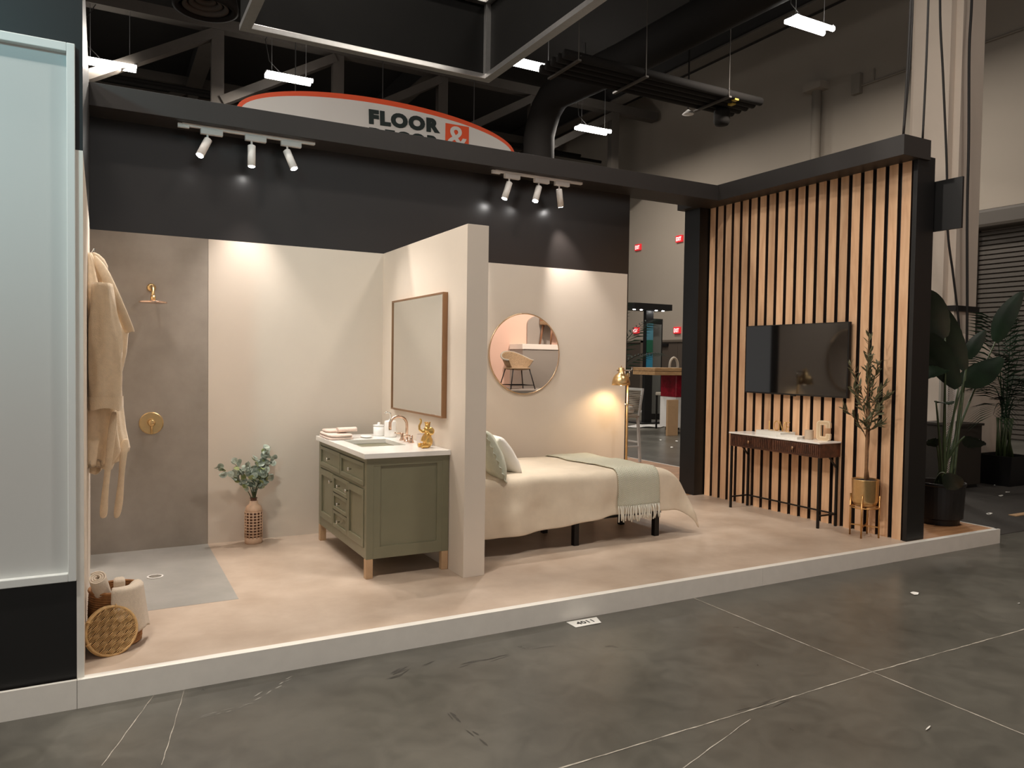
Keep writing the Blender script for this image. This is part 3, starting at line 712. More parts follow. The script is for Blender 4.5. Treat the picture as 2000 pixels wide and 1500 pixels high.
MB().tube([(-1.372, -1.13, 2.12), (-1.35, -1.13, 2.13), (-1.335, -1.13, 2.16)], 0.006, 8).build('hook', m_steel, t, smooth=True)

# ------------------------------------------------------------------ wicker basket group
BX, BY = -1.235, -2.03
t = thing('wicker_basket', (BX, BY, 0), 'brown round wicker basket holding towels by the side wall', 'basket')
bk = MB()
for k in range(24):
    z = 0.012+k*0.0115; r = 0.118+0.006*sin(k/24*pi)
    bk.tube([(BX+r*cos(2*pi*i/28)*(1+0.012*((i+k) % 2)), BY+r*sin(2*pi*i/28)*(1+0.012*((i+k) % 2)), z) for i in range(28)], 0.0065, 6, closed=True)
bk.build('woven_body', m_wick, t, smooth=True)
st = MB()
for i in range(14):
    a = 2*pi*i/14; st.tube([(BX+0.116*cos(a), BY+0.116*sin(a), 0.005), (BX+0.116*cos(a), BY+0.116*sin(a), 0.285)], 0.004, 6)
st.build('stakes', m_wick, t)
MB().tube([(BX+0.122*cos(2*pi*i/32), BY+0.122*sin(2*pi*i/32), 0.289) for i in range(32)], 0.0085, 8, closed=True).build('rim', m_wick, t, smooth=True)
MB().cyl((BX, BY, 0.003), (BX, BY, 0.012), 0.118, n=28).build('bottom', m_wick, t)
# lid leaning against the basket
LC = Vector((-1.255, -2.205, 0.118)); LN = Vector((0.28, -0.93, 0.24)).normalized(); LU = Vector((0, 0, 1)); LU = (LU-LN*LU.dot(LN)).normalized(); LR = LU.cross(LN).normalized()
t = thing('basket_lid', (LC.x, LC.y, 0), 'round pale wicker lid leaning against the brown basket', 'lid')
def lp(a, b, c=0.0): return LC+LR*a+LU*b+LN*c
MB().tube([lp(0.118*cos(2*pi*i/36), 0.118*sin(2*pi*i/36)) for i in range(36)], 0.007, 8, closed=True).build('rim', m_wickl, t, smooth=True)
MB().tube([lp(0.122*cos(2*pi*i/36), 0.122*sin(2*pi*i/36), -0.018) for i in range(36)], 0.006, 8, closed=True).build('rim', m_wickl, t, smooth=True)
MB().prism([(0.113*cos(2*pi*i/32), 0.113*sin(2*pi*i/32)) for i in range(32)], lambda a, b, d: lp(a, b, -0.006-d), 0.004).build('backing', mat('dark_wicker_gap', S(92, 60, 34), 0.8), t)
wv = MB(); ang = radians(38)
for k in range(-17, 18):
    o = k*0.0066; h = sqrt(max(0, 0.112**2-o*o)); seg = 0.03; s0 = -h; j = 0
    n = max(3, int(2*h/0.008))
    pts = []
    for i in range(n+1):
        s_ = -h+2*h*i/n
        pts.append(lp(cos(ang)*s_-sin(ang)*o, sin(ang)*s_+cos(ang)*o, 0.003+0.0042*(1 if (int((s_+1)/0.027)+(k//4)) % 2 else -1)))
    wv.tube(pts, 0.0023, 5)
wv.build('weave', m_wickl, t, smooth=True)
for a in (2.6, 1.35, 3.5): 
    MB().tube([lp(0.118*cos(a)+0.011*cos(b)*cos(a), 0.118*sin(a)+0.011*cos(b)*sin(a), 0.011*sin(b)) for b in [2*pi*i/10 for i in range(10)]], 0.003, 6, closed=True).build('binding', m_wickl, t)
# rolled towel: spiral roll standing out of the basket
t = thing('rolled_towel', (BX-0.04, BY-0.02, 0.25), 'cream rolled towel standing up in the wicker basket', 'towel')
ax = Vector((-0.22, -0.35, 0.91)).normalized(); e1 = ax.cross(Vector((1, 0, 0))).normalized(); e2 = ax.cross(e1)
base = Vector((BX-0.045, BY-0.02, 0.20))
def roll(u, v):
    a = u*2*pi*3.1; r = 0.016+0.0125*a/(2*pi)*1.05
    wob = 1+0.06*sin(a*2+0.5)
    return base+ax*(v*0.19)+e1*(r*cos(a)*wob)+e2*(r*sin(a)*wob*0.85)
MB().grid(roll, 90, 6).build('towel_roll', m_towel, t, smooth=True, solid=0.008)
t = thing('folded_towel_end', (BX+0.02, BY+0.05, 0.25), 'small cream towel tucked inside the wicker basket behind the roll', 'towel')
t.name = 'hand_towel'
MB().box(BX-0.01, BX+0.045, BY+0.0, BY+0.08, 0.18, 0.325).build('towel_fold', m_towel, t, bevel=0.014, smooth=True)
# draped towel
t = thing('draped_towel', (BX+0.1, BY, 0.02), 'cream bath towel draped over the front of the wicker basket', 'towel')
def drape(u, v):
    a = radians(-100+v*112); 
    if u < 0.18:
        s = u/0.18; r = 0.045+0.085*s; z = 0.27+0.045*sin(s*pi*0.75)
    else:
        s = (u-0.18)/0.82; r = 0.130+0.030*s+0.006*sin(a*7)*s; z = 0.303-s*(0.235+0.02*sin(a*3))
    return Vector((BX+r*cos(a), BY+r*sin(a), z))
MB().grid(drape, 30, 24).build('towel_cloth', m_towel, t, smooth=True, solid=0.012)

# ------------------------------------------------------------------ vase with eucalyptus
VX, VY = -0.215, -0.12
t = thing('rattan_vase', (VX, VY, 0), 'tall bottle vase wrapped in an open rattan lattice', 'vase')
m_vase = mat('terracotta_rattan', S(214, 178, 150), 0.6, var=0.08, vscale=30)
m_vin = mat('vase_glass_amber', S(96, 62, 44), 0.15)
prof = [(0.0, 0.004), (0.060, 0.004), (0.062, 0.02), (0.062, 0.26), (0.055, 0.29), (0.03, 0.315), (0.024, 0.33), (0.024, 0.368)]
MB().lathe(prof, (VX, VY, 0), 28).build('bottle', m_vin, t, smooth=True)
MB().lathe([(0.0, 0), (0.066, 0), (0.069, 0.01), (0.069, 0.05), (0.064, 0.052)], (VX, VY, 0), 28).build('base_band', m_vase, t, smooth=True)
MB().lathe([(0.065, 0.255), (0.066, 0.275), (0.058, 0.298), (0.034, 0.32), (0.031, 0.345), (0.027, 0.345)], (VX, VY, 0), 28, close=True).build('shoulder_band', m_vase, t, smooth=True, solid=0.003)
for k in range(9):
    z = 0.068+k*0.0235
    MB().tube([(VX+0.067*cos(2*pi*i/28), VY+0.067*sin(2*pi*i/28), z) for i in range(28)], 0.0045, 6, closed=True).build('lattice_ring', m_vase, t, smooth=True)
for i in range(14):
    a = 2*pi*i/14
    MB().tube([(VX+0.067*cos(a), VY+0.067*sin(a), 0.045), (VX+0.067*cos(a), VY+0.067*sin(a), 0.262)], 0.0048, 6).build('lattice_rib', m_vase, t, smooth=True)
MB().tube([(VX+0.026*cos(2*pi*i/20), VY+0.026*sin(2*pi*i/20), 0.366) for i in range(20)], 0.004, 6, closed=True).build('lip', m_vin, t, smooth=True)
t = thing('eucalyptus_branches', (VX, VY, 0.36), 'bunch of grey green eucalyptus branches standing in the rattan vase', 'plant')
lm = MB(); ng = 12
pts = [(0.031*cos(2*pi*i/ng)+0.031, 0.028*sin(2*pi*i/ng), 0.006*cos(4*pi*i/ng)) for i in range(ng)]
lm.add([(0.031, 0, 0.0)]+pts, [(0, i+1, (i+1) % ng+1) for i in range(ng)])
LE = lm.mesh('leaf'); LE.materials.append(m_leafe); LE2 = LE.copy(); LE2.materials.clear(); LE2.materials.append(m_leafl)
rnd = random.Random(3)
tips = [(Vector((-0.52, -0.15, 0.63)), 10), (Vector((-0.40, -0.20, 0.68)), 9), (Vector((-0.28, -0.24, 0.66)), 9), (Vector((-0.20, -0.2, 0.70)), 10), (Vector((-0.10, -0.18, 0.75)), 11),
        (Vector((-0.05, -0.13, 0.68)), 9), (Vector((-0.14, -0.26, 0.62)), 9), (Vector((-0.25, -0.25, 0.55)), 8), (Vector((-0.08, -0.16, 0.56)), 7), (Vector((-0.09, -0.15, 0.78)), 7)]
for tip, nl in tips:
    p0 = Vector((VX+rnd.uniform(-.008, .008), VY+rnd.uniform(-.008, .008), 0.33)); mid = (p0+tip)/2+Vector((-(tip.x-VX)*0.25, 0, 0.07))
    path = [p0*(1-s)**2+mid*2*s*(1-s)+tip*s*s for s in [k/10 for k in range(11)]]
    MB().tube(path, [0.004-0.0025*k/10 for k in range(11)], 6).build('branch', m_stem, t, smooth=True)
    for k in range(nl):
        s = 0.32+0.68*(k+0.5)/nl; p = p0*(1-s)**2+mid*2*s*(1-s)+tip*s*s
        for q in range(1 if k % 2 else 2):
            sc = rnd.uniform(0.7, 1.12)
            d = Vector((rnd.uniform(-1, 1), rnd.uniform(-1, 0.45), rnd.uniform(-0.4, 0.9))).normalized()
            p_end = p+d*0.062*sc
            if p_end.y > -0.03: d.y = -abs(d.y)
            up = Vector((rnd.uniform(-.5, .5), rnd.uniform(-1, 0), rnd.uniform(0, 1))); y_ = up.cross(d).normalized()
            mx = frame_mtx(p, d, y_) @ Matrix.Diagonal((sc, sc, sc, 1))
            inst(LE2 if rnd.random() < 0.14 else LE, 'leaf', mx, t)

# ------------------------------------------------------------------ vanity
VX0, VX1, VY0, VY1 = 0.285, 0.895, -1.51, -0.235       # front face x, back x, near y, far y
t = thing('vanity_cabinet', (0.59, -0.87, 0), 'sage green bathroom vanity with panelled doors and wooden legs', 'vanity')
MB().box(VX0+0.02, VX1, VY0+0.012, VY1-0.012, 0.135, 0.828).build('carcass', m_green, t)
for x in (VX0, VX1-0.05):
    for y in (VY0, VY1-0.05):
        MB().box(x, x+0.05, y, y+0.05, 0.0, 0.135).build('leg', m_legw, t, bevel=0.003)
        MB().box(x, x+0.05, y, y+0.05, 0.135, 0.828).build('corner_stile', m_green, t, bevel=0.002)
MB().box(VX0+0.05, VX1-0.05, VY0+0.001, VY0+0.014, 0.135, 0.215).build('side_rail', m_green, t)
MB().box(VX0+0.05, VX1-0.05, VY0+0.001, VY0+0.014, 0.775, 0.828).build('side_rail', m_green, t)
MB().box(VX0+0.05, VX0+0.10, VY0+0.003, VY0+0.014, 0.215, 0.775).build('side_stile', m_green, t)
MB().box(VX1-0.09, VX1-0.05, VY0+0.003, VY0+0.014, 0.215, 0.775).build('side_stile', m_green, t)
MB().box(VX0+0.002, VX0+0.02, VY0+0.05, VY1-0.05, 0.135, 0.205).build('front_rail', m_green, t)
MB().box(VX0+0.002, VX0+0.02, VY0+0.05, VY1-0.05, 0.795, 0.828).build('front_rail', m_green, t)
MB().box(VX0+0.002, VX0+0.02, VY0+0.05, VY1-0.05, 0.612, 0.632).build('front_rail', m_green, t)
def shaker(name, y0, y1, z0, z1, kn, rail=0.036):
    p = MB().box(VX0+0.006, VX0+0.02, y0, y1, z0, z1).build(name, m_green, t)
    f = MB(); f.box(VX0-0.006, VX0+0.006, y0, y0+rail, z0, z1); f.box(VX0-0.006, VX0+0.006, y1-rail, y1, z0, z1)
    f.box(VX0-0.006, VX0+0.006, y0+rail, y1-rail, z0, z0+rail); f.box(VX0-0.006, VX0+0.006, y0+rail, y1-rail, z1-rail, z1)
    f.build('face_frame', m_green, p, bevel=0.002)
    k = MB(); k.lathe([(0.006, 0), (0.005, -0.014), (0.012, -0.019), (0.013, -0.025), (0.0, -0.027)], (VX0-0.006, kn[0], kn[1]), 16, axis='x')
    k.build('knob', m_steel, p, smooth=True)
ya, yb = VY0+0.054, VY1-0.054; ym = (ya+yb)/2
shaker('drawer', ym+0.008, yb, 0.636, 0.791, ((ym+yb)/2, 0.714), 0.028)
shaker('drawer', ya, ym-0.008, 0.636, 0.791, ((ym+ya)/2, 0.714), 0.028)
cw = 0.19
shaker('cabinet_door', ym+cw+0.006, yb, 0.209, 0.608, (ym+cw+0.03, 0.545), 0.05)
shaker('cabinet_door', ya, ym-cw-0.006, 0.209, 0.608, (ym-cw-0.03, 0.545), 0.05)
for z0, z1 in ((0.478, 0.608), (0.343, 0.472), (0.209, 0.337)):
    shaker('drawer', ym-cw, ym+cw, z0, z1, (ym, (z0+z1)/2), 0.026)
# countertop with sink cut-out
t = thing('vanity_countertop', (0.58, -0.87, 0.83), 'white quartz countertop with undermount sink on the green vanity', 'countertop')
cx0, cx1, cy0, cy1 = 0.262, 0.8976, -1.532, -0.215; sx0, sx1, sy0, sy1 = 0.37, 0.72, -1.12, -0.63; z0, z1 = 0.829, 0.864
ct = MB()
o = [(cx0, cy0), (cx1, cy0), (cx1, cy1), (cx0, cy1)]; i_ = [(sx0, sy0), (sx1, sy0), (sx1, sy1), (sx0, sy1)]
vs = [(x, y, z) for z in (z0, z1) for x, y in o+i_]
fs = []
for k in range(4):
    n = (k+1) % 4
    fs += [(8+k, 8+n, 12+n, 12+k), (k, 4+k, 4+n, n), (k, n, 8+n, 8+k), (4+k, 12+k, 12+n, 4+n)]
ct.add(vs, fs).build('slab', m_quartz, t, bevel=0.002)
bs = MB(); e = 0.012
vs = [(sx0-e, sy0-e, z0), (sx1+e, sy0-e, z0), (sx1+e, sy1+e, z0), (sx0-e, sy1+e, z0), (sx0+0.03, sy0+0.03, z0-0.14), (sx1-0.03, sy0+0.03, z0-0.14), (sx1-0.03, sy1-0.03, z0-0.14), (sx0+0.03, sy1-0.03, z0-0.14)]
bs.add(vs, [(0, 1, 5, 4), (1, 2, 6, 5), (2, 3, 7, 6), (3, 0, 4, 7), (4, 5, 6, 7)]).build('sink_basin', m_cerw, t, solid=-0.008)
MB().lathe([(0.022, 0.001), (0.022, 0.005), (0.0, 0.006)], ((sx0+sx1)/2, (sy0+sy1)/2, z0-0.139), 20).build('sink_drain', m_steel, t)
CT = 0.8645
# faucet
t = thing('faucet', (0.80, -0.90, CT), 'rose gold gooseneck faucet with two lever handles', 'faucet')
fp = [(0.80, -0.90, CT), (0.80, -0.90, CT+0.13)]+[(0.80-0.07*(1-cos(a)), -0.90, CT+0.13+0.07*sin(a)) for a in [pi*k/10 for k in range(1, 10)]]+[(0.662, -0.90, CT+0.115), (0.664, -0.90, CT+0.095)]
MB().tube(fp, 0.0115, 12).build('spout', m_roseg, t, smooth=True)
MB().lathe([(0.024, 0), (0.024, 0.005), (0.014, 0.012), (0.013, 0.03)], (0.80, -0.90, CT), 20).build('spout_base', m_roseg, t, smooth=True)
for y in (-1.0, -0.80):
    h = MB().lathe([(0.023, 0), (0.021, 0.006), (0.013, 0.022), (0.013, 0.058), (0.0, 0.06)], (0.80, y, CT), 20).build('handle_base', m_roseg, t, smooth=True)
    MB().tube([(0.80, y, CT+0.054), (0.735, y, CT+0.062)], [0.006, 0.005], 8).build('lever', m_roseg, h, smooth=True)
# soap dispensers, dish, ribbed cup, elephant, towels
t = thing('lidded_jar', (0.70, -0.36, CT), 'short white ceramic canister with knob lid on the countertop', 'jar')
MB().lathe([(0.042, 0), (0.045, 0.006), (0.045, 0.08), (0.0, 0.081)], (0.74, -0.40, CT), 28).build('jar_body', m_cerw, t, smooth=True)
MB().lathe([(0.046, 0.082), (0.046, 0.092), (0.01, 0.096), (0.013, 0.110), (0.0, 0.114)], (0.74, -0.40, CT), 28).build('lid', m_cerw, t, smooth=True)
t = thing('soap_dispenser', (0.80, -0.50, CT), 'white ceramic pump soap dispenser behind the faucet', 'soap dispenser')
MB().lathe([(0.046, 0), (0.05, 0.006), (0.05, 0.125), (0.044, 0.135), (0.016, 0.14), (0.016, 0.15), (0.0, 0.15)], (0.80, -0.52, CT), 28).build('bottle', m_cerw, t, smooth=True)
MB().tube([(0.80, -0.52, CT+0.15), (0.80, -0.52, CT+0.195), (0.77, -0.52, CT+0.205), (0.75, -0.52, CT+0.195)], 0.006, 10).build('pump', m_steel, t, smooth=True)
t = thing('soap_dish', (0.62, -0.47, CT), 'flat white oval soap dish beside the sink', 'dish')
dsh = MB(); dsh.ell((0.60, -0.50, CT+0.009), 0.045, 0.07, 0.009, nu=8, nv=28); dsh.build('dish_body', m_cerw, t, smooth=True)
MB().tube([(0.60+0.044*cos(2*pi*k/28), -0.50+0.069*sin(2*pi*k/28), CT+0.012) for k in range(28)], 0.004, 6, closed=True).build('rim', m_cerw, t, smooth=True)
t = thing('ribbed_cup', (0.83, -1.17, CT), 'ribbed pale glass cup behind the gold elephant', 'cup')
m_cup = mat('pale_ribbed_glass', S(226, 214, 206), 0.2)
n = 72; vs = []; fs = []
for r, z in ((0.044, 0.0), (0.047, 0.006), (0.049, 0.075), (0.049, 0.082), (0.044, 0.082), (0.041, 0.012)):
    for k in range(n):
        rr = r*(1+(0.022*(1 if (k//2) % 2 else -1) if 0.004 < z < 0.078 and r > 0.042 else 0)); vs.append((0.83+rr*cos(2*pi*k/n), -1.17+rr*sin(2*pi*k/n), CT+z))
for i in range(5):
    for k in range(n): fs.append((i*n+k, i*n+(k+1) % n, (i+1)*n+(k+1) % n, (i+1)*n+k))
fs.append(tuple(range(n))); fs.append(tuple(5*n+k for k in range(n)))
MB().add(vs, fs).build('cup_body', m_cup, t)
EX, EY = 0.80, -1.335
t = thing('elephant_figurine', (EX, EY, CT), 'gold seated elephant figurine with raised trunk and crown', 'figurine')
b = MB()
def E(dx, dy, dz, rx_, ry_, rz_, rot=None): b.ell((EX+dx, EY+dy, CT+dz), rx_, ry_, rz_, rot, nu=12, nv=18)
E(0, 0, 0.045, 0.036, 0.040, 0.046); E(-0.002, 0, 0.085, 0.028, 0.030, 0.038); E(-0.006, 0, 0.132, 0.027, 0.027, 0.026)
for s in (-1, 1):
    b.tube([(EX-0.01, EY+s*0.026, CT+0.016), (EX-0.045, EY+s*0.032, CT+0.016), (EX-0.062, EY+s*0.034, CT+0.018)], [0.018, 0.016, 0.017], 12)
    b.tube([(EX-0.012, EY+s*0.022, CT+0.095), (EX-0.03, EY+s*0.026, CT+0.065), (EX-0.036, EY+s*0.024, CT+0.045)], [0.013, 0.011, 0.011], 12)
tr_ = [(EX-0.02, EY, CT+0.124), (EX-0.046, EY, CT+0.118), (EX-0.066, EY, CT+0.134), (EX-0.068, EY, CT+0.162), (EX-0.056, EY, CT+0.184), (EX-0.053, EY, CT+0.2), (EX-0.064, EY, CT+0.213)]
b.tube(tr_, [0.014, 0.011, 0.0095, 0.0085, 0.0075, 0.007, 0.008], 12)
b.build('body', m_gold, t, smooth=True, remesh=0.003)
for s in (-1, 1):
    MB().ell((EX+0.012, EY+s*0.032, CT+0.122), 0.024, 0.009, 0.029, Matrix.Rotation(s*0.45, 3, 'Z'), nu=10, nv=18).build('ear', m_gold, t, smooth=True)
cr = MB(); cr.lathe([(0.017, 0.148), (0.020, 0.178), (0.018, 0.178), (0.015, 0.15)], (EX-0.004, EY, CT), 20, close=True)
for k in range(5): cr.ell((EX-0.004+0.019*cos(2*pi*k/5), EY+0.019*sin(2*pi*k/5), CT+0.183), 0.005, 0.005, 0.006, nu=6, nv=8)
cr.build('crown', m_gold, t, smooth=True)
t = thing('folded_towel', (0.35, -0.40, CT), 'large folded blush towel on the corner of the countertop', 'towel')
def ftowel(mb, x0, x1, y0, y1, z0, h, lay):
    for k in range(lay):
        zz = z0+h*(k+0.5)/lay; dz = h/lay*0.52
        mb.ell(((x0+x1)/2, (y0+y1)/2, zz), (x1-x0)/2*(1-0.02*k), (y1-y0)/2*(1-0.015*k), dz, nu=10, nv=28, p=0.35)
    return mb
ftowel(MB(), 0.268, 0.47, -0.62, -0.25, CT, 0.042, 2).build('towel_stack', m_towelp, t, smooth=True)
t = thing('rolled_hand_towel', (0.38, -0.42, CT+0.042), 'small rolled blush hand towel on top of the folded towel', 'towel')
rp = MB()
def roll2(u, v):
    a = u*2*pi*2.6; r = 0.007+0.0085*a/(2*pi)
    return Vector((0.36+0.16*v, -0.50+0.02*v+r*cos(a)*1.35, CT+0.042+0.026+r*sin(a)*0.8))
rp.grid(roll2, 60, 6); rp.build('towel_roll', m_towelp, t, smooth=True, solid=0.005)
ftowel(MB(), 0.29, 0.47, -0.46, -0.27, CT+0.044, 0.020, 1).build('towel_flap', m_towelp, t, smooth=True)
# rectangular mirror on the partition
t = thing('wall_mirror', (0.88, -0.9, 1.08), 'large rectangular mirror with thin bronze frame above the vanity', 'mirror')
m_brz = mat('bronze_frame', S(160, 124, 94), 0.35, 0.8)
my0, my1, mz0, mz1 = -1.447, -0.352, 1.085, 1.997
MB().box(0.868, 0.8986, my0+0.012, my1-0.012, mz0+0.012, mz1-0.012).build('glass', m_mirror, t)
for a in ((my0, my1, mz0, mz0+0.014), (my0, my1, mz1-0.014, mz1), (my0, my0+0.014, mz0+0.014, mz1-0.014), (my1-0.014, my1, mz0+0.014, mz1-0.014)):
    MB().box(0.860, 0.8986, *a).build('frame_bar', m_brz, t, bevel=0.001)
# round mirror
t = thing('round_mirror', (2.347, -0.01, 1.18), 'round mirror with thin gold frame above the bed', 'mirror')
MB().lathe([(0.388, 0), (0.388, -0.016), (0.0, -0.016)], (2.347, -0.009, 1.578), 72, axis='y').build('glass', m_mirror, t)
MB().tube([(2.347+0.392*cos(2*pi*k/72), -0.022, 1.578+0.392*sin(2*pi*k/72)) for k in range(72)], 0.0065, 8, closed=True).build('frame', m_champ, t, smooth=True)
# ------------------------------------------------------------------ bed
BX0, BX1, BYN, BYF, BT = 1.075, 3.06, -1.36, -0.27, 0.60
t = thing('bed', (2.0, -0.8, 0), 'single bed with black metal frame standing behind the partition', 'bed')
fr = MB(); 
for y in (BYN+0.03, BYF-0.06): fr.box(BX0+0.02, BX1-0.06, y, y+0.035, 0.20, 0.245)
for x in (BX0+0.02, 1.7, 2.35, BX1-0.09): fr.box(x, x+0.03, BYN+0.03, BYF-0.03, 0.20, 0.235)
fr.build('frame', m_blackmetal, t)
for x in (1.2, 2.12, 2.955):
    for y in (BYN+0.05, BYF-0.05, (BYN+BYF)/2):
        MB().box(x-0.024, x+0.024, y-0.024, y+0.024, 0, 0.20).build('leg', m_blackmetal, t, bevel=0.003)
MB().box(BX0, BX1-0.03, BYN+0.015, BYF-0.015, 0.247, 0.575).build('mattress', m_pillw, t, bevel=0.04, smooth=True)

def bend(b, r, ang):
    if b <= 0: return 0.0, 0.0
    if b < r*ang:
        th = b/r; return r*sin(th), r*(1-cos(th))
    e = b-r*ang
    return r*sin(ang)+e*cos(ang), r*(1-cos(ang))+e*sin(ang)
def duvet(s, tt, off=0.0):            # s along the bed (x), tt across (y); beyond the mattress it hangs
    a = max(0, s-(BX1-0.14)); bn = max(0, (BYN+0.06)-tt); bf = max(0, tt-(BYF-0.06))
    oa, da = bend(a, 0.30, radians(60))
    on, dn = bend(bn, 0.075, radians(86)); of, df = bend(bf, 0.075, radians(80))
    x = min(s, BX1-0.14)+oa; y = max(min(tt, BYF-0.06), BYN+0.06)-on+of
    d = sqrt(da*da+dn*dn+df*df) if da > 0 and (dn > 0 or df > 0) else da+dn+df
    if dn > 0.05 and da > 0.05: x += 0.10*min(da, dn); y -= 0.05*min(da, dn)
    z = BT-d
    w1 = noise.noise(Vector((s*2.3, tt*3.1, 0.3)))*0.016+noise.noise(Vector((s*6, tt*7, 2.0)))*0.006
    h = min(1.0, (dn+df)*4)
    y -= (0.016*sin(s*9.0+1.0)+0.012*sin(s*17+0.4))*h*min(1, dn*4)
    y -= 0.022*noise.noise(Vector((s*4.2, dn*5, 4.0)))*h
    cr1 = noise.noise(Vector((s*3.0+tt*2.0, tt*9-s*2.5, 7.0)))
    z += (w1+0.010*max(0, 0.35-abs(cr1))*(1 if s < 2.3 else 0.3))*(1-h*0.8)
    if s > 1.35: pass
    return Vector((x, y, max(z, 0.05)+off))
NEAR = BYN-0.42; FAR = BYF+0.22
def dv(u, v):
    s = BX0+0.005+u*(BX1+0.47-BX0); lo = NEAR+0.07*max(0, (s-1.3)/1.8)+0.02*sin(s*3.1); tt = lo+v*(FAR-lo)
    return duvet(s, tt)
tb = thing('duvet', (2.0, -0.8, BT), 'ivory duvet draped over the bed down to the near side', 'bedding')
MB().grid(dv, 90, 64).build('cover', m_sheet, tb, smooth=True, solid=0.014, sub=1)
# throw with fringe
m_throw = bpy.data.materials.new('sage_chevron_throw'); m_throw.use_nodes = True
nt = m_throw.node_tree; bb = nt.nodes['Principled BSDF']; bb.inputs['Roughness'].default_value = 0.95
tc = nt.nodes.new('ShaderNodeTexCoord'); sp = nt.nodes.new('ShaderNodeSeparateXYZ'); nt.links.new(tc.outputs['UV'], sp.inputs[0])
def mth(op, a, b=None):
    n = nt.nodes.new('ShaderNodeMath'); n.operation = op
    for i, q in enumerate((a, b)):
        if q is None: continue
        if isinstance(q, (int, float)): n.inputs[i].default_value = q
        else: nt.links.new(q, n.inputs[i])
    return n.outputs[0]
pp = mth('PINGPONG', mth('MULTIPLY', sp.outputs[0], 1.0), 0.03)
zz = mth('SINE', mth('MULTIPLY', mth('ADD', sp.outputs[1], pp), 420.0))
rp = nt.nodes.new('ShaderNodeValToRGB'); rp.color_ramp.elements[0].color = (*S(176, 178, 156), 1); rp.color_ramp.elements[1].color = (*S(226, 222, 206), 1)
nt.links.new(mth('ADD', mth('MULTIPLY', zz, 0.5), 0.5), rp.inputs[0]); nt.links.new(rp.outputs[0], bb.inputs['Base Color'])
bp = nt.nodes.new('ShaderNodeBump'); bp.inputs['Strength'].default_value = 0.4; bp.inputs['Distance'].default_value = 0.004
nt.links.new(zz, bp.inputs['Height']); nt.links.new(bp.outputs[0], bb.inputs['Normal'])
tt_ = thing('throw_blanket', (2.7, -0.9, BT), 'pale sage woven throw with white fringe across the bed foot', 'blanket')
TN, TF = BYN-0.285, BYF+0.05
def thr(u, v):
    tq = TN+v*(TF-TN); s0 = 2.50-0.06*v; s = s0+u*(0.42+0.04*v)
    p = duvet(s, tq); e = 0.004
    n = (duvet(s+e, tq)-duvet(s-e, tq)).cross(duvet(s, tq+e)-duvet(s, tq-e)).normalized()
    return p+n*0.016
mb = MB(); mb.grid(thr, 30, 60); cov = mb.build('weave', m_throw, tt_, smooth=True, solid=0.008)
uv = cov.data.uv_layers.new(name='uv')
def nearest_uv():
    import bisect
    lut = {}
    for i in range(31):
        for j in range(61):
            p = thr(i/30, j/60); lut[(round(p.x, 4), round(p.y, 4), round(p.z, 4))] = (i/30*0.42, j/60*(TF-TN))
    for lp_ in cov.data.loops:
        c = cov.data.vertices[lp_.vertex_index].co
        uv.data[lp_.index].uv = lut.get((round(c.x, 4), round(c.y, 4), round(c.z, 4)), (0, 0))
nearest_uv()
m_fringe = mat('white_fringe_yarn', S(232, 228, 214), 0.9)
rnd = random.Random(11)
for k in range(27):
    p = thr((k+0.5)/27, 0.0); q = p+Vector((rnd.uniform(-.008, .008), -0.008+rnd.uniform(-.006, .004), 0))
    ln = rnd.uniform(0.10, 0.13)
    MB().tube([p+Vector((0, 0.002, 0.006)), q+Vector((0, -0.002, -ln*0.3)), q+Vector((rnd.uniform(-.008, .008), -0.002, -ln*0.7)), q+Vector((rnd.uniform(-.012, .012), 0, -ln))], [0.0055, 0.005, 0.0055, 0.006], 6).build('tassel', m_fringe, tt_, smooth=True)
# pillows
def pillow(name, c, w_, h_, th, rot, m, label, ruf=0.0):
    t = thing(name, (c[0], c[1], BT), label, 'pillow'); R = rot
    def fn(u, v):
        return None
    N = 20; vs = []; fs = []
    for side in (1, -1):
        for i in range(N+1):
            for j in range(N+1):
                a = -1+2*i/N; b_ = -1+2*j/N
                edge = (1-abs(a)**2.6)*(1-abs(b_)**2.6)
                pin = 1-0.10*(abs(a)**2)*(1-abs(b_)**2)*0.6-0.10*(abs(b_)**2)*(1-abs(a)**2)*0.6
                hh = th/2*max(0, edge)**0.45*(1+0.10*noise.noise(Vector((a*2.2, b_*2.2, side))))
                A = a*w_/2*(1-0.06*(1-abs(b_)**3)*abs(a)); B = b_*h_/2*(1-0.06*(1-abs(a)**3)*abs(b_))
                vs.append(Vector(c)+R@Vector((A, B, side*hh)))
    K = (N+1)*(N+1)
    for s in (0, 1):
        for i in range(N):
            for j in range(N):
                q = (s*K+i*(N+1)+j, s*K+(i+1)*(N+1)+j, s*K+(i+1)*(N+1)+j+1, s*K+i*(N+1)+j+1)
                fs.append(q if s == 0 else q[::-1])
    MB().add(vs, fs).build('cushion', m, t, smooth=True)
    if ruf:
        pts = []; per = []
        for k in range(96):
            f = k/96*4; sd = int(f); u = (f-sd)*2-1
            a, b_ = [(u, -1), (1, u), (-u, 1), (-1, -u)][sd]
            A = a*w_/2; B = b_*h_/2; n = Vector((a if abs(a) > 0.999 else 0, b_ if abs(b_) > 0.999 else 0, 0)).normalized()
            per.append((Vector((A, B, 0)), n))
        vs = []; fs = []
        for k, (p, n) in enumerate(per):
            w = 0.012*sin(k*1.9)
            vs += [Vector(c)+R@(p*0.97), Vector(c)+R@(p+n*ruf+Vector((0, 0, w)))]
        for k in range(96): fs.append((2*k, 2*k+1, (2*k+3) % 192, (2*k+2) % 192))
        MB().add(vs, fs).build('ruffle', m, t, smooth=True, solid=0.003)
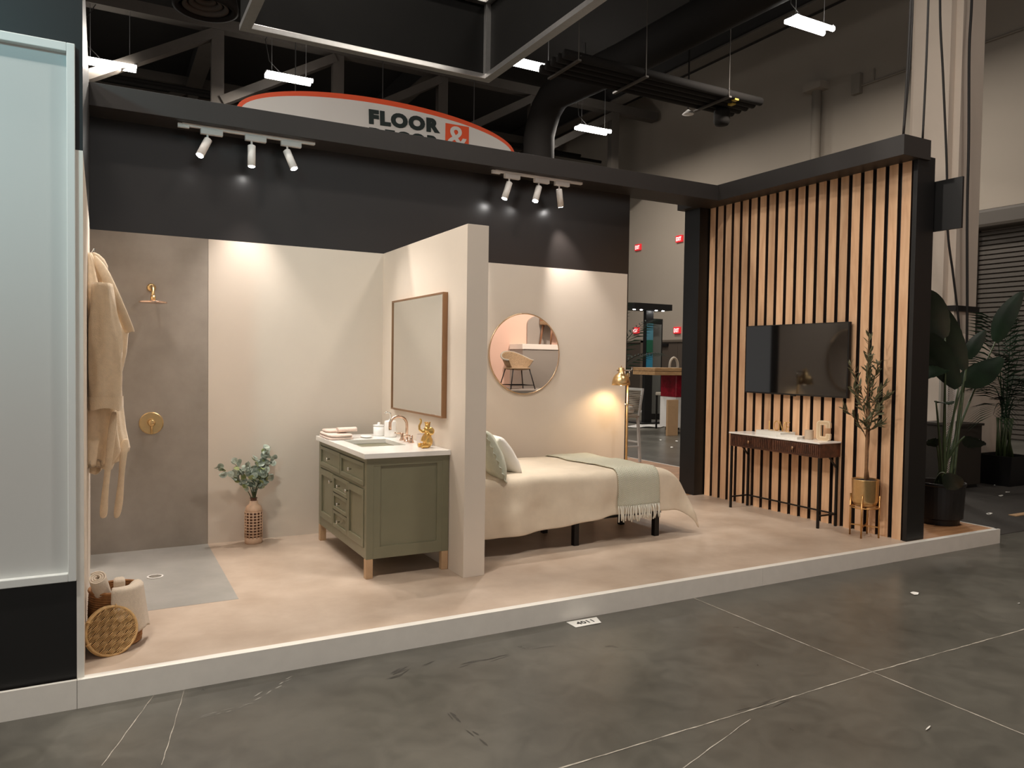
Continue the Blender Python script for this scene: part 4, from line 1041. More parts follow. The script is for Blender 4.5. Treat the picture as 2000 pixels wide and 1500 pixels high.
def prot(tilt, yaw):                  # pillow standing, its face turned to +X and leaning back on the partition
    ez = Vector((cos(tilt)*cos(yaw), cos(tilt)*sin(yaw), sin(tilt))); ex = Vector((-sin(yaw), cos(yaw), 0)); ey = ez.cross(ex)
    return Matrix(((ex.x, ey.x, ez.x), (ex.y, ey.y, ez.y), (ex.z, ey.z, ez.z)))
pillow('ruffled_pillow', (1.405, -1.13, 0.775), 0.46, 0.42, 0.17, prot(radians(24), radians(-14)), m_pillg, 'pale sage ruffled pillow leaning in front of the white one', 0.02)
pillow('bed_pillow', (1.63, -0.84, 0.735), 0.58, 0.36, 0.17, prot(radians(34), radians(-4)), m_pillw, 'plain white pillow leaning behind the sage one on the bed')

# ------------------------------------------------------------------ floor lamp
LX, LY = 3.47, -0.20
t = thing('floor_lamp', (LX, LY, 0), 'brass floor lamp with a dome shade beside the bed foot', 'floor lamp')
MB().lathe([(0.0, 0), (0.125, 0), (0.125, 0.012), (0.02, 0.02), (0.012, 0.035)], (LX, LY, 0), 32).build('base', m_brass, t, smooth=False)
MB().cyl((LX, LY, 0.02), (LX, LY, 1.40), 0.0115, n=14).build('pole', m_brass, t, smooth=True)
MB().tube([(LX-0.04, LY-0.01, 1.075), (LX+0.02, LY, 1.075), (LX+0.06, LY-0.02, 1.06)], 0.008, 8).build('height_clamp', m_steel, t, smooth=True)
MB().tube([(LX-0.13, LY-0.015, 1.43), (LX+0.045, LY, 1.425), (LX+0.055, LY, 1.46)], 0.007, 8).build('arm', m_steel, t, smooth=True)
MB().cyl((LX+0.02, LY, 1.36), (LX+0.02, LY, 1.42), 0.006, n=8).build('pivot_pin', m_steel, t, smooth=True)
SHX, SHY, SHZ = LX-0.10, LY-0.02, 1.275
shd = MB(); shd.lathe([(0.094, 0.0), (0.091, 0.035), (0.08, 0.075), (0.058, 0.108), (0.03, 0.125), (0.03, 0.175), (0.024, 0.181), (0.0, 0.183)], (SHX, SHY, SHZ), 36, close=True)
so = shd.build('shade', m_brass, t, smooth=True, solid=0.003)
MB().cyl((SHX, SHY, SHZ+0.18), (SHX, SHY, SHZ+0.2), 0.004, n=8).build('finial', m_brass, so)
MB().cyl((SHX-0.055, SHY, SHZ+0.152), (SHX+0.05, SHY, SHZ+0.152), 0.007, n=8).build('pivot_bar', m_steel, so)
MB().ell((SHX, SHY, SHZ+0.03), 0.03, 0.03, 0.035, nu=10, nv=14).build('bulb', m_bulb, so, smooth=True)
add_light('bulb_light', 'SPOT', (SHX, SHY, SHZ+0.004), 15.0, (1.0, 0.68, 0.36), parent=t, target=(SHX-0.12, SHY+0.16, SHZ-0.6), spot_size=radians(125), spot_blend=0.7, shadow_soft_size=0.04)

# ------------------------------------------------------------------ television
t = thing('television', (4.76, -1.22, 1.2), 'black flat screen television mounted on the slatted wall', 'television')
MB().box(4.728, 4.765, -1.846, -0.588, 1.207, 1.913).build('case', m_plastic, t, bevel=0.004)
MB().box(4.7255, 4.728, -1.838, -0.596, 1.222, 1.905).build('screen', m_tv, t)
MB().box(4.726, 4.745, -1.25, -1.19, 1.198, 1.207).build('logo_tab', m_plastic, t)
MB().box(4.765, 4.7935, -1.5, -0.95, 1.35, 1.75).build('wall_bracket', m_blackmetal, t)

# ------------------------------------------------------------------ console table
KX0, KX1, KY0, KY1 = 4.495, 4.785, -1.745, -0.615
t = thing('console_table', (4.64, -1.18, 0), 'dark walnut console table with two reeded drawers and thin legs', 'console table')
MB().box(KX0+0.012, KX1, KY0, KY1, 0.652, 0.783).build('drawer_case', m_walnut, t, bevel=0.002)
MB().box(KX0-0.005, KX1, KY0-0.006, KY1+0.006, 0.783, 0.797).build('white_top', m_quartz, t, bevel=0.002)
for k in range(2):
    ya = KY0+0.015+k*0.556; yb = ya+0.544
    d = MB().box(KX0+0.004, KX0+0.012, ya, yb, 0.668, 0.772).build('drawer', m_walnut, t)
    n = 22
    for i in range(n):
        y = ya+0.012+(yb-ya-0.024)*(i+0.5)/n
        MB().box(KX0-0.003, KX0+0.005, y-0.0085, y+0.0085, 0.674, 0.766).build('reed', m_walnut, d, bevel=0.003)
    MB().lathe([(0.006, 0), (0.006, -0.016), (0.015, -0.020), (0.016, -0.028), (0.0, -0.031)], (KX0-0.003, (ya+yb)/2, 0.72), 16, axis='x').build('knob', m_brz, d, smooth=True)
for x in (KX0+0.014, KX1-0.034):
    for y in (KY0+0.004, KY1-0.024):
        MB().box(x, x+0.02, y, y+0.02, 0, 0.652).build('leg', m_blackmetal, t)
for y in (KY0+0.014, KY1-0.014):
    MB().bar((KX0+0.024, y, 0.115), (KX1-0.024, y, 0.115), 0.014).build('side_stretcher', m_blackmetal, t)
    MB().bar((KX1-0.024, y, 0.54), (KX1-0.13, y, 0.652), 0.014).build('brace', m_blackmetal, t)
MB().bar((KX1-0.024, KY0+0.014, 0.115), (KX1-0.024, KY1-0.014, 0.115), 0.014).build('back_stretcher', m_blackmetal, t)
KT = 0.7975
# books, LOVE letters, cup, letter C
m_book = mat('white_book_cover', S(228, 224, 216), 0.5)
def book(name, c, L, W, Hh, ang, label):
    t = thing(name, c, label, 'book'); ex = Vector((cos(ang), sin(ang), 0)); ey = Vector((-sin(ang), cos(ang), 0)); c = Vector(c)
    z = Vector((0, 0, 1))
    MB().obox(c+z*0.002, ex*W/2, ey*L/2, z*0.002).build('cover', m_book, t)
    MB().obox(c+z*(Hh-0.002), ex*W/2, ey*L/2, z*0.002).build('cover', m_book, t)
    MB().obox(c+z*Hh/2-ex*(W/2-0.002), ex*0.002, ey*L/2, z*(Hh/2-0.004)).build('spine', m_book, t)
    MB().obox(c+z*Hh/2+ex*0.002, ex*(W/2-0.006), ey*(L/2-0.004), z*(Hh/2-0.004)).build('pages', m_paper, t)
book('white_book', (4.67, -1.07, KT), 0.34, 0.2, 0.042, radians(-4), 'thick white book lying under the gold word on the console table')
book('grey_book', (4.595, -1.335, KT), 0.22, 0.16, 0.024, radians(10), 'thinner white book lying beside the thick one on the console table')
t = thing('word_ornament', (4.68, -1.07, KT+0.042), 'thin gold wire word ornament standing on the thick white book', 'ornament')
gw = 0.0045; z0 = KT+0.0445; xw = 4.70
def gl(pts): MB().tube([(xw, y, z0+z) for y, z in pts], gw, 8).build('letter', m_gold, t, smooth=True)
gl([(-0.96, 0.095), (-0.96, 0.0), (-1.005, 0.0)])
gl([(-1.055+0.034*cos(a), 0.048+0.048*sin(a)) for a in [2*pi*k/20 for k in range(21)]])
gl([(-1.10, 0.095), (-1.13, 0.0), (-1.16, 0.095)])
gl([(-1.22, 0.0), (-1.18, 0.0), (-1.18, 0.095), (-1.22, 0.095)]); gl([(-1.18, 0.048), (-1.212, 0.048)])
MB().box(xw-0.012, xw+0.012, -1.23, -0.95, KT+0.042, KT+0.0445).build('foot_plate', m_gold, t)
t = thing('candle_jar', (4.665, -1.485, KT), 'small beige ceramic cup on the console table beside the letter', 'cup')
m_beige = mat('beige_stoneware', S(188, 168, 146), 0.7, var=0.05, vscale=30)
MB().lathe([(0.0, 0), (0.038, 0), (0.041, 0.006), (0.041, 0.088), (0.036, 0.088), (0.035, 0.01), (0.0, 0.01)], (4.665, -1.485, KT), 28).build('cup_body', m_beige, t, smooth=False, bevel=0.001)
MB().lathe([(0.0, 0.0), (0.034, 0.0), (0.034, 0.006), (0.0, 0.006)], (4.665, -1.485, KT+0.012), 24).build('wax', m_cerw, t)
t = thing('letter_ornament', (4.70, -1.64, KT), 'large cream freestanding letter C ornament on the console table', 'ornament')
def letC(k, r):
    w, h, s = 0.062-k, 0.094-k, 0.030-k      # rounded slab letter outline, a = towards the viewer's right (-y)
    out = []
    def arc(cx, cy, rr, a0, a1, n=6): return [(cx+rr*cos(radians(a0+(a1-a0)*i/n)), cy+rr*sin(radians(a0+(a1-a0)*i/n))) for i in range(n+1)]
    out += [(w, 0.028+k*0.5)]+arc(w-r, h-r, r, 0, 90)+arc(-w+r, h-r, r, 90, 180)+arc(-w+r, -h+r, r, 180, 270)+arc(w-r, -h+r, r, 270, 360)+[(w, -0.028-k*0.5)]
    iw = 0.024+k; ih = 0.055+k; ir = max(0.004, r-0.022)
    out += [(iw, -0.028-k*0.5)]+arc(iw-ir, -ih+ir, ir, 360, 270)+arc(-iw+ir, -ih+ir, ir, 270, 180)+arc(-iw+ir, ih-ir, ir, 180, 90)+arc(iw-ir, ih-ir, ir, 90, 0)+[(iw, 0.028+k*0.5)]
    return out
m_cream = mat('cream_letter_wood', S(226, 204, 172), 0.6); m_creamd = mat('cream_letter_face', S(206, 178, 142), 0.65)
cdir = Vector((-0.94, -0.34, 0)).normalized(); cr_ = Vector((-cdir.y, cdir.x, 0)) * 1.0
cr_ = Vector((0.34, -0.94, 0)).normalized()
CC = Vector((4.675, -1.635, KT+0.094))
MB().prism(letC(0, 0.03), lambda a, b, d: CC+cr_*a+Vector((0, 0, b))-cdir*d, 0.045).build('letter_body', m_cream, t)
MB().prism([(a, b) for a, b in letC(0.008, 0.024)], lambda a, b, d: CC+cr_*a+Vector((0, 0, b))+cdir*(0.002-d), 0.002).build('letter_face', m_creamd, t)

# ------------------------------------------------------------------ olive tree on stand
OX, OY = 4.64, -2.125
t = thing('plant_stand', (OX, OY, 0), 'four-legged thin gold plant stand under the brass pot', 'plant stand')
m_gold2 = mat('satin_gold_metal', S(206, 160, 104), 0.32, 1.0)
lg = [(OX+0.118*cos(a), OY+0.118*sin(a)) for a in [radians(25+90*k) for k in range(4)]]
for x, y in lg: MB().cyl((x, y, 0), (x, y, 0.37), 0.0075, n=10).build('leg', m_gold2, t, smooth=True)
for k in (0, 1): MB().bar((*lg[k], 0.095), (*lg[k+2], 0.095), 0.010).build('cross_bar', m_gold2, t)
MB().tube([(OX+0.118*cos(2*pi*k/32), OY+0.118*sin(2*pi*k/32), 0.262) for k in range(32)], 0.006, 8, closed=True).build('ring', m_gold2, t, smooth=True)
for k in (0, 1): MB().bar((*lg[k], 0.262), (*lg[k+2], 0.262), 0.008).build('cross_bar', m_gold2, t)
t = thing('plant_pot', (OX, OY, 0.268), 'brushed brass pot sitting in the gold plant stand', 'pot')
MB().lathe([(0.0, 0.0), (0.07, 0.0), (0.095, 0.02), (0.108, 0.06), (0.112, 0.235), (0.114, 0.24), (0.108, 0.24), (0.106, 0.22), (0.0, 0.215)], (OX, OY, 0.269), 36).build('pot_body', m_brass, t, smooth=True)
MB().lathe([(0.0, 0.0), (0.104, 0.0), (0.10, 0.012), (0.0, 0.018)], (OX, OY, 0.486), 28).build('soil', m_soil, t, smooth=True)
t = thing('olive_tree', (OX, OY, 0.49), 'slim artificial olive tree growing from the brass pot', 'plant')
tk = [Vector((OX, OY, 0.49)), Vector((OX+0.004, OY, 0.62)), Vector((OX-0.004, OY-0.005, 0.8)), Vector((OX+0.0, OY, 0.98)), Vector((OX-0.008, OY-0.01, 1.2))]
MB().tube(tk, [0.015, 0.013, 0.012, 0.010, 0.007], 10).build('trunk', m_bark, t, smooth=True)
tk2 = [Vector((OX+0.02, OY-0.015, 0.49)), Vector((OX-0.012, OY-0.012, 0.66)), Vector((OX+0.016, OY-0.01, 0.84)), Vector((OX+0.012, OY-0.012, 1.0))]
MB().tube(tk2, [0.009, 0.008, 0.007, 0.006], 8).build('trunk', m_bark, t, smooth=True)
om = MB(); om.add([(0, 0, 0), (0.018, 0.0058, 0.001), (0.042, 0.006, -0.001), (0.062, 0, -0.004), (0.042, -0.006, -0.001), (0.018, -0.0058, 0.001)], [(0, 1, 2, 3), (0, 3, 4, 5)])
OL = om.mesh('leaf'); OL.materials.append(m_leafo)
rnd = random.Random(21); RV = Vector((cos(YAW), -sin(YAW), 0))
def opt(a, d, z): return Vector((OX, OY, 0))+RV*a+Vector((-sin(YAW), -cos(YAW), 0))*d+Vector((0, 0, z))
brs = [((0, 0, 1.15), (-0.02, 0.03, 1.78)), ((0, 0, 1.05), (-0.19, 0.05, 1.52)), ((0, 0, 1.0), (-0.18, 0.08, 1.32)), ((0, 0, 0.86), (-0.24, 0.07, 1.13)), ((0, 0, 1.0), (0.15, 0.06, 1.24)),
       ((0, 0, 1.05), (0.11, 0.08, 1.36)), ((0, 0, 1.1), (0.07, 0.05, 1.56)), ((0, 0, 0.95), (0.06, 0.1, 1.12)), ((0, 0, 0.92), (-0.08, 0.1, 1.02)), ((0, 0, 0.9), (0.08, 0.09, 1.0)), ((0, 0, 1.2), (-0.06, 0.09, 1.62))]
for (a, b) in brs:
    p0 = opt(*a); p2 = opt(*b); p1 = (p0+p2)/2+Vector((0, 0, 0.05))-(p2-p0).dot(RV)*RV*0.12
    n = 10; path = [p0*(1-s)**2+p1*2*s*(1-s)+p2*s*s for s in [k/n for k in range(n+1)]]
    MB().tube(path, [0.0045-0.003*k/n for k in range(n+1)], 6).build('branch', m_bark, t, smooth=True)
    nl = int(24+(p2-p0).length*10)
    for k in range(nl):
        s = 0.12+0.88*(k+0.5)/nl; p = p0*(1-s)**2+p1*2*s*(1-s)+p2*s*s; tg = (p2-p0).normalized()
        sd = Vector((rnd.uniform(-1, 1), rnd.uniform(-1, 1), rnd.uniform(-.4, .6))); d = (tg*rnd.uniform(.3, 1.1)+sd*0.8).normalized()
        if (p+d*0.06).x > 4.785: d.x = -abs(d.x)
        if p.x > 4.775: continue
        u_ = Vector((rnd.uniform(-1, 1), rnd.uniform(-1, 1), rnd.uniform(-1, 1))); y_ = u_.cross(d).normalized(); sc = rnd.uniform(1.0, 1.6)
        inst(OL, 'leaf', frame_mtx(p, d, y_) @ Matrix.Diagonal((sc, sc, sc, 1)), t)
# ------------------------------------------------------------------ tall potted plants
def blade(base, tip, wid, droop, side, m=None, fold=0.25, n=14):   # broad leaf from base to tip; side = direction of its width
    base = Vector(base); tip = Vector(tip); ax = tip-base; L = ax.length; d = ax.normalized()
    s = Vector(side); s = (s-d*s.dot(d)).normalized(); nn = d.cross(s)
    mb = MB(); vs = []; fs = []
    for i in range(n+1):
        u = i/n; w_ = wid/2*(sin(pi*min(1, u*0.93+0.04))**0.65)*(1-0.15*u)
        c = base+ax*u+nn*droop*L*(sin(pi*u)*0.6)+Vector((0, 0, -abs(droop)*L*u*u*0.6))
        for k in (-1, -0.5, 0, 0.5, 1):
            vs.append(c+s*w_*k+nn*abs(k)*w_*fold+nn*0.006*sin(u*40+k*3)*abs(k))
    for i in range(n):
        for k in range(4): fs.append((i*5+k, i*5+k+1, i*5+6+k, i*5+5+k))
    mb.add(vs, fs); return mb
PX_, PY_ = 5.84, -2.06
t = thing('potted_bird_of_paradise', (PX_, PY_, 0), 'tall broad-leaved plant in a round black pot on the platform end', 'potted plant')
m_pot = mat('black_pot', S(20, 19, 20), 0.45)
MB().lathe([(0.0, 0.0), (0.17, 0.0), (0.175, 0.05), (0.20, 0.06), (0.215, 0.37), (0.222, 0.38), (0.222, 0.40), (0.205, 0.40), (0.20, 0.34), (0.0, 0.335)], (PX_, PY_, 0.001), 40).build('pot', m_pot, t, smooth=False, bevel=0.002)
MB().lathe([(0.0, 0.012), (0.198, 0.0)], (PX_, PY_, 0.345), 28, close=True).build('soil', m_soil, t)
side = Vector((cos(YAW), -sin(YAW), 0)); tow = Vector((-sin(YAW), -cos(YAW), 0))
LV = [((1846, 660), (1812, 560), 0.24, -2.15), ((1886, 722), (1842, 590), 0.20, -2.1), ((1872, 758), (1812, 640), 0.22, -2.2), ((1880, 752), (1958, 688), 0.24, -1.95), ((1944, 668), (1998, 560), 0.19, -1.8),
      ((1828, 783), (1862, 779), 0.10, -2.2), ((1884, 852), (1920, 866), 0.15, -2.25), ((1830, 872), (1806, 860), 0.12, -2.1), ((1846, 925), (1874, 950), 0.15, -2.3), ((1846, 722), (1808, 735), 0.15, -2.2), ((1890, 700), (1925, 640), 0.13, -1.85)]
for (b, tp, w_, Y) in LV:
    B = at(b[0], b[1], Y); T = at(tp[0], tp[1], Y)
    root = Vector((PX_+random.uniform(-.08, .08), PY_+random.uniform(-.08, .08), 0.35))
    mid = (root*0.5+B*0.5)+Vector((0, 0, 0.1)); path = [root*(1-s)**2+mid*2*s*(1-s)+B*s*s for s in [k/8 for k in range(9)]]
    MB().tube(path, [0.016-0.009*k/8 for k in range(9)], 8).build('stalk', m_stem, t, smooth=True)
    blade(B, T, w_*1.22, 0.12, side, fold=0.2).build('leaf', m_leafb, t, smooth=True)

def frond(root, tip, arch, n=18, ll=0.3, lw=0.03):
    root = Vector(root); tip = Vector(tip); mid = (root+tip)/2+Vector((0, 0, arch)); mb = MB()
    P = [root*(1-s)**2+mid*2*s*(1-s)+tip*s*s for s in [k/n for k in range(n+1)]]
    mb.tube(P, [0.010-0.008*k/n for k in range(n+1)], 6)
    for k in range(int(n*0.3), n+1):
        tg = (P[min(k+1, n)]-P[max(k-1, 0)]).normalized(); sd = tg.cross(Vector((0, 0, 1))).normalized(); l = ll*(1-0.6*abs((k/n)-0.6))
        for s in (-1, 1):
            d = (tg*0.75+sd*s*0.8+Vector((0, 0, -0.12))).normalized(); a = P[k]; m_ = a+d*l*0.5; e = a+d*l+Vector((0, 0, -l*0.18)); w_ = tg*lw*0.5
            mb.add([a, m_+w_, e, m_-w_], [(0, 1, 2, 3)])
    return mb
def palm(name, c, tips, pot, label, trunks=6, zt=0.9, ll=0.3):
    x, y, z = c; t = thing(name, c, label, 'potted plant')
    h = pot
    vs = [(x+sx*0.2, y+sy*0.2, z) for sx, sy in ((-1, -1), (1, -1), (1, 1), (-1, 1))]+[(x+sx*0.25, y+sy*0.25, z+h) for sx, sy in ((-1, -1), (1, -1), (1, 1), (-1, 1))]
    MB().add(vs, [(3, 2, 1, 0), (0, 1, 5, 4), (1, 2, 6, 5), (2, 3, 7, 6), (3, 0, 4, 7)]).build('pot', m_pot, t, solid=0.012, bevel=0.004)
    MB().box(x-0.22, x+0.22, y-0.22, y+0.22, z+h-0.09, z+h-0.05).build('soil', m_soil, t)
    for tp in tips:
        r = Vector((x+random.uniform(-.1, .1), y+random.uniform(-.1, .1), z+h-0.05)); tp = Vector(tp)
        MB().tube([r, r+(Vector((x, y, z+h+zt))-r)*0.6+Vector((random.uniform(-.1, .1), random.uniform(-.1, .1), 0))], [0.02, 0.014], 8).build('stem', m_stem, t, smooth=True)
        frond(r+(Vector((x, y, z+h+zt))-r)*0.6, tp, 0.35, ll=ll).build('frond', m_palm, t)
palm('potted_palm', (9.85, -0.47, GZ), [at(1925, 690, -0.7), at(1945, 625, -0.6), at(1975, 640, -0.5), at(2005, 660, -0.4), at(1932, 760, -0.8), at(2008, 740, -0.5), at(1960, 740, -1.0), at(1990, 790, -0.9), at(1940, 810, -0.8)], 0.42,
     'dark feathery palm in a square black pot beyond the platform', ll=0.5)
palm('potted_palm', (4.35, 1.75, 0), [at(1262, 628, 1.9), at(1271, 688, 1.8), at(1205, 600, 2.0), at(1210, 690, 2.3), at(1175, 640, 2.2)], 0.4, 'dark palm whose fronds stick out past the booth wall edge', ll=0.34)
# mesh screen and cabinet behind the plants
t = thing('mesh_screen', (7.9, -0.9, GZ), 'narrow white perforated metal screen standing behind the broad-leaved plant', 'screen')
ms = MB(); a0 = at(1841, 1000, -0.9); xs0 = a0.x; wdt = 0.16
for k in range(-3, 60):
    z = GZ+0.05+k*0.026
    for s in (1, -1):
        p = Vector((xs0, -0.9, z)); q = Vector((xs0+wdt, -0.9, z+s*0.09)); 
        if max(p.z, q.z) < 1.5 and min(p.z, q.z) > GZ: ms.bar(p, q, 0.007, 0.004, up=(0, 1, 0))
ms.build('mesh_strands', mat('white_mesh_metal', S(190, 180, 170), 0.5), t)
fr = MB(); fr.box(xs0-0.02, xs0, -0.915, -0.885, GZ, 1.5); fr.box(xs0+wdt, xs0+wdt+0.02, -0.915, -0.885, GZ, 1.5); fr.box(xs0-0.02, xs0+wdt+0.02, -0.915, -0.885, 1.5, 1.52); fr.box(xs0-0.1, xs0+wdt+0.1, -1.0, -0.8, GZ, GZ+0.02)
fr.build('screen_frame', m_fixw, t)
t = thing('display_cabinet', (8.6, -0.5, GZ), 'dark low display cabinet between the two potted plants', 'cabinet')
m_olv = mat('dark_olive_laminate', S(46, 40, 34), 0.6)
cb0 = at(1878, 945, -0.5); cb0.x -= 0.12
MB().box(cb0.x, cb0.x+0.55, -0.5, 0.0, GZ+0.05, 0.72).build('cabinet_body', m_olv, t, bevel=0.004)
MB().box(cb0.x-0.02, cb0.x+0.57, -0.52, 0.02, 0.72, 0.75).build('cabinet_top', m_olv, t)
MB().box(cb0.x+0.03, cb0.x+0.52, -0.47, -0.03, GZ, GZ+0.05).build('plinth', m_plastic, t)
t = thing('print_board', (8.7, -0.2, 0.75), 'small pale board standing on the dark display cabinet', 'board')
MB().box(cb0.x+0.05, cb0.x+0.35, -0.22, -0.19, 0.751, 1.35).build('board_sheet', mat('pale_board', S(170, 164, 154), 0.6), t)
MB().box(cb0.x+0.17, cb0.x+0.23, -0.23, -0.222, 1.0, 1.25).build('print_mark', m_ink, t)

# ------------------------------------------------------------------ things seen through the gap
ca = MB().box(PX1+0.05, 12.5, -2.3, 1.2, GZ, GZ+0.004).build('floor_carpet', m_carpet)
tag(ca, 'dark grey carpet beyond the platform end', 'carpet', kind='structure')
t = thing('bar_chair', (6.0-0.3, 2.95, 0), 'white bar chair with woven rope back behind the floor lamp', 'chair')
hx, hy = 5.62, 2.85
m_chw = mat('white_chair_frame', S(196, 194, 190), 0.45); m_rope = mat('grey_rope', S(168, 158, 144), 0.8)
# the chair faces -X, its back stands at the +X end
for (x, xo) in ((hx-0.2, -0.03), (hx+0.2, 0.06)):
    for y in (hy-0.22, hy+0.22):
        MB().bar((x+xo, y, 0), (x, y, 0.72), 0.035, up=(0, 1, 0)).build('leg', m_chw, t)
MB().box(hx-0.22, hx+0.22, hy-0.24, hy+0.24, 0.68, 0.73).build('seat_frame', m_rope, t, bevel=0.01)
MB().ell((hx-0.02, hy, 0.79), 0.21, 0.23, 0.065, nu=10, nv=24, p=0.5).build('seat_cushion', m_pillw, t, smooth=True)
for y in (hy-0.24, hy+0.24): MB().bar((hx+0.20, y, 0.70), (hx+0.27, y, 1.10), 0.03, up=(0, 1, 0)).build('back_post', m_chw, t)
MB().bar((hx+0.27, hy-0.25, 1.10), (hx+0.27, hy+0.25, 1.10), 0.035).build('back_rail', m_chw, t)
for k in range(13):
    z = 0.76+k*0.026; x = hx+0.205+(z-0.70)*0.16
    MB().tube([(x, hy-0.23, z), (x+0.012, hy, z), (x, hy+0.23, z)], 0.008, 6).build('rope_strand', m_rope, t, smooth=True)
for y in (hy-0.24,):
    pass
for k in range(8):
    z = 0.80+k*0.03; 
    MB().tube([(hx+0.03, hy-0.235, z), (hx+0.22+(z-0.7)*0.16, hy-0.235, z)], 0.007, 6).build('rope_strand', m_rope, t, smooth=True)
for (p, q) in (((hx-0.22, hy-0.22, 0.24), (hx+0.24, hy-0.22, 0.24)), ((hx-0.22, hy+0.22, 0.24), (hx+0.24, hy+0.22, 0.24)), ((hx-0.22, hy-0.22, 0.3), (hx-0.22, hy+0.22, 0.3)), ((hx+0.24, hy-0.22, 0.3), (hx+0.24, hy+0.22, 0.3))):
    MB().bar(p, q, 0.022).build('stretcher', m_chw, t)
# wooden counter with red wrapped pedestal
c0 = at(1248, 718, 6.8); c1 = at(1296, 733, 6.8); c0.x += 0.45; c1.x += 0.5; k1 = at(1297, 850, 6.8)
t = thing('wood_counter', (c0.x+1.2, 7.1, GZ), 'long plywood counter top on a red wrapped pedestal seen through the gap', 'counter')
MB().box(c0.x, c0.x+2.6, 6.8, 7.6, c0.z-0.075, c0.z).build('top_board', m_ply, t, bevel=0.004)
MB().box(c0.x, c0.x+2.6, 6.8, 7.6, c0.z-0.165, c0.z-0.085).build('lower_board', m_ply, t, bevel=0.004)
MB().box(c0.x+1.02, c0.x+1.20, 6.79, 7.61, c0.z-0.17, c0.z+0.005).build('black_strap', m_ink, t)
MB().box(c1.x, c1.x+1.3, 6.95, 7.5, 0.72, c0.z-0.165).build('red_wrap', m_redwrap, t, bevel=0.02)
MB().box(c1.x, c1.x+1.3, 6.95, 7.5, 0.02, 0.72).build('white_base', m_fixw, t)
MB().box(c1.x+0.3, c1.x+0.42, 7.0, 7.1, GZ, 0.02).build('foot', m_plastic, t)
MB().box(c1.x+1.1, c1.x+1.22, 7.0, 7.1, GZ, 0.02).build('foot', m_plastic, t)
o = MB().box(k1.x+0.03, k1.x+0.33, 6.72, 6.78, GZ, 0.68).build('cardboard_sheet', m_card, bevel=0.003)
tag(o, 'upright cardboard piece leaning on the red wrapped counter', 'cardboard')
t = thing('woven_stool_back', (c0.x+1.5, 7.2, c0.z), 'small arched woven chair back peeking over the plywood counter', 'chair'); t.name = 'woven_chair'
p0 = at(1306, 717, 7.9); 
arc = [(p0.x+0.2+0.13*cos(a), 7.95, c0.z+0.02+0.22*sin(a)) for a in [pi*k/14 for k in range(15)]]
MB().tube([(arc[0][0], 7.95, 0.8)]+arc+[(arc[-1][0], 7.95, 0.8)], 0.03, 8).build('back_hoop', m_rope, t, smooth=True)
for k in range(7):
    z = 0.85+k*0.09; MB().tube([(p0.x+0.07, 7.95, z), (p0.x+0.33, 7.95, z)], 0.016, 6).build('rope_strand', m_rope, t)
MB().box(p0.x-0.03, p0.x+0.43, 7.9, 8.35, 0.70, 0.78).build('seat', m_rope, t, bevel=0.02)
for dx in (0, 0.38):
    for dy in (0, 0.38): MB().box(p0.x+dx-0.015, p0.x+dx+0.02, 7.93+dy, 7.965+dy, GZ, 0.7).build('leg', m_blackmetal, t)
# display tower
TY = 9.6; q0 = at(1262, 640, TY); q1 = at(1276, 640, TY); q2 = at(1301, 640, TY+0.4)
t = thing('display_tower', (q0.x, TY, GZ), 'tall black display tower with spotlight bar seen through the gap', 'display stand')
MB().box(q0.x, q1.x, TY, TY+0.12, GZ, 2.95).build('post', m_plastic, t)
m_blu = mat('poster_blue', S(70, 120, 136), 0.4); m_grn = mat('poster_green', S(28, 84, 64), 0.4); m_teal = mat('poster_teal', S(44, 120, 150), 0.4)
zz = [at(1268, y, TY).z for y in (632, 664, 690, 720)]
for (za, zb, m) in ((zz[1], zz[0], m_blu), (zz[2], zz[1], m_grn), (zz[3], zz[2], m_teal)):
    MB().box(q0.x+0.02, q1.x-0.01, TY-0.012, TY, za, zb).build('poster_strip', m, t)
MB().box(q1.x, q1.x+0.42, TY+0.12, TY+0.2, GZ+0.1, 2.7).build('screen_case', m_plastic, t)
MB().box(q1.x+0.05, q1.x+0.37, TY+0.105, TY+0.12, GZ+0.25, 2.55).build('screen', mat('grey_screen', S(96, 96, 92), 0.1), t)
b0 = at(1232, 600, TY-0.2); b1 = at(1306, 600, TY-0.2)
MB().box(b0.x, b1.x, TY-0.35, TY+0.35, 2.9, 3.06).build('light_bar', m_plastic, t, bevel=0.005)
for x in (b0.x+0.15, b0.x+0.38, b1.x-0.38, b1.x-0.15):
    MB().lathe([(0.035, 0), (0.035, -0.01), (0, -0.01)], (x, TY-0.15, 2.9), 14).build('spot_lamp', m_lens, t)
MB().box(q0.x-0.2, q1.x+0.5, TY-0.15, TY+0.6, GZ, GZ+0.03).build('base_plate', m_plastic, t)
# wrapped bundle and plastic sheets
t = thing('wrapped_bundle', (12.6, 10.9, GZ), 'bulky bundle wrapped in white plastic on the hall floor', 'bundle')
bc = at(1287, 800, 10.9)
mb = MB(); 
def lump(u, v):
    a = 2*pi*u; b_ = pi*v-pi/2
    r = 1+0.18*noise.noise(Vector((cos(a)*2, sin(a)*2, b_*2)))
    return Vector((bc.x+0.55*r*cos(b_)*cos(a), 10.9+0.4*r*cos(b_)*sin(a), GZ+0.26+0.27*r*sin(b_)))
mb.grid(lump, 28, 16); mb.build('plastic_wrap', m_poly, t, smooth=True)
mb = MB()
for k in range(3): mb.tube([(bc.x-0.5, 10.9-0.42, GZ+0.1+0.12*k), (bc.x+0.5, 10.9-0.43, GZ+0.12+0.12*k)], 0.012, 6)
mb.build('tape', m_fixw, t)
def sheet(u, v):
    x = 10.15+u*0.95+v*0.85; y = 8.72-u*0.28+v*0.6
    return Vector((x, y, GZ+0.02+0.02*noise.noise(Vector((x*3, y*3, 0)))))
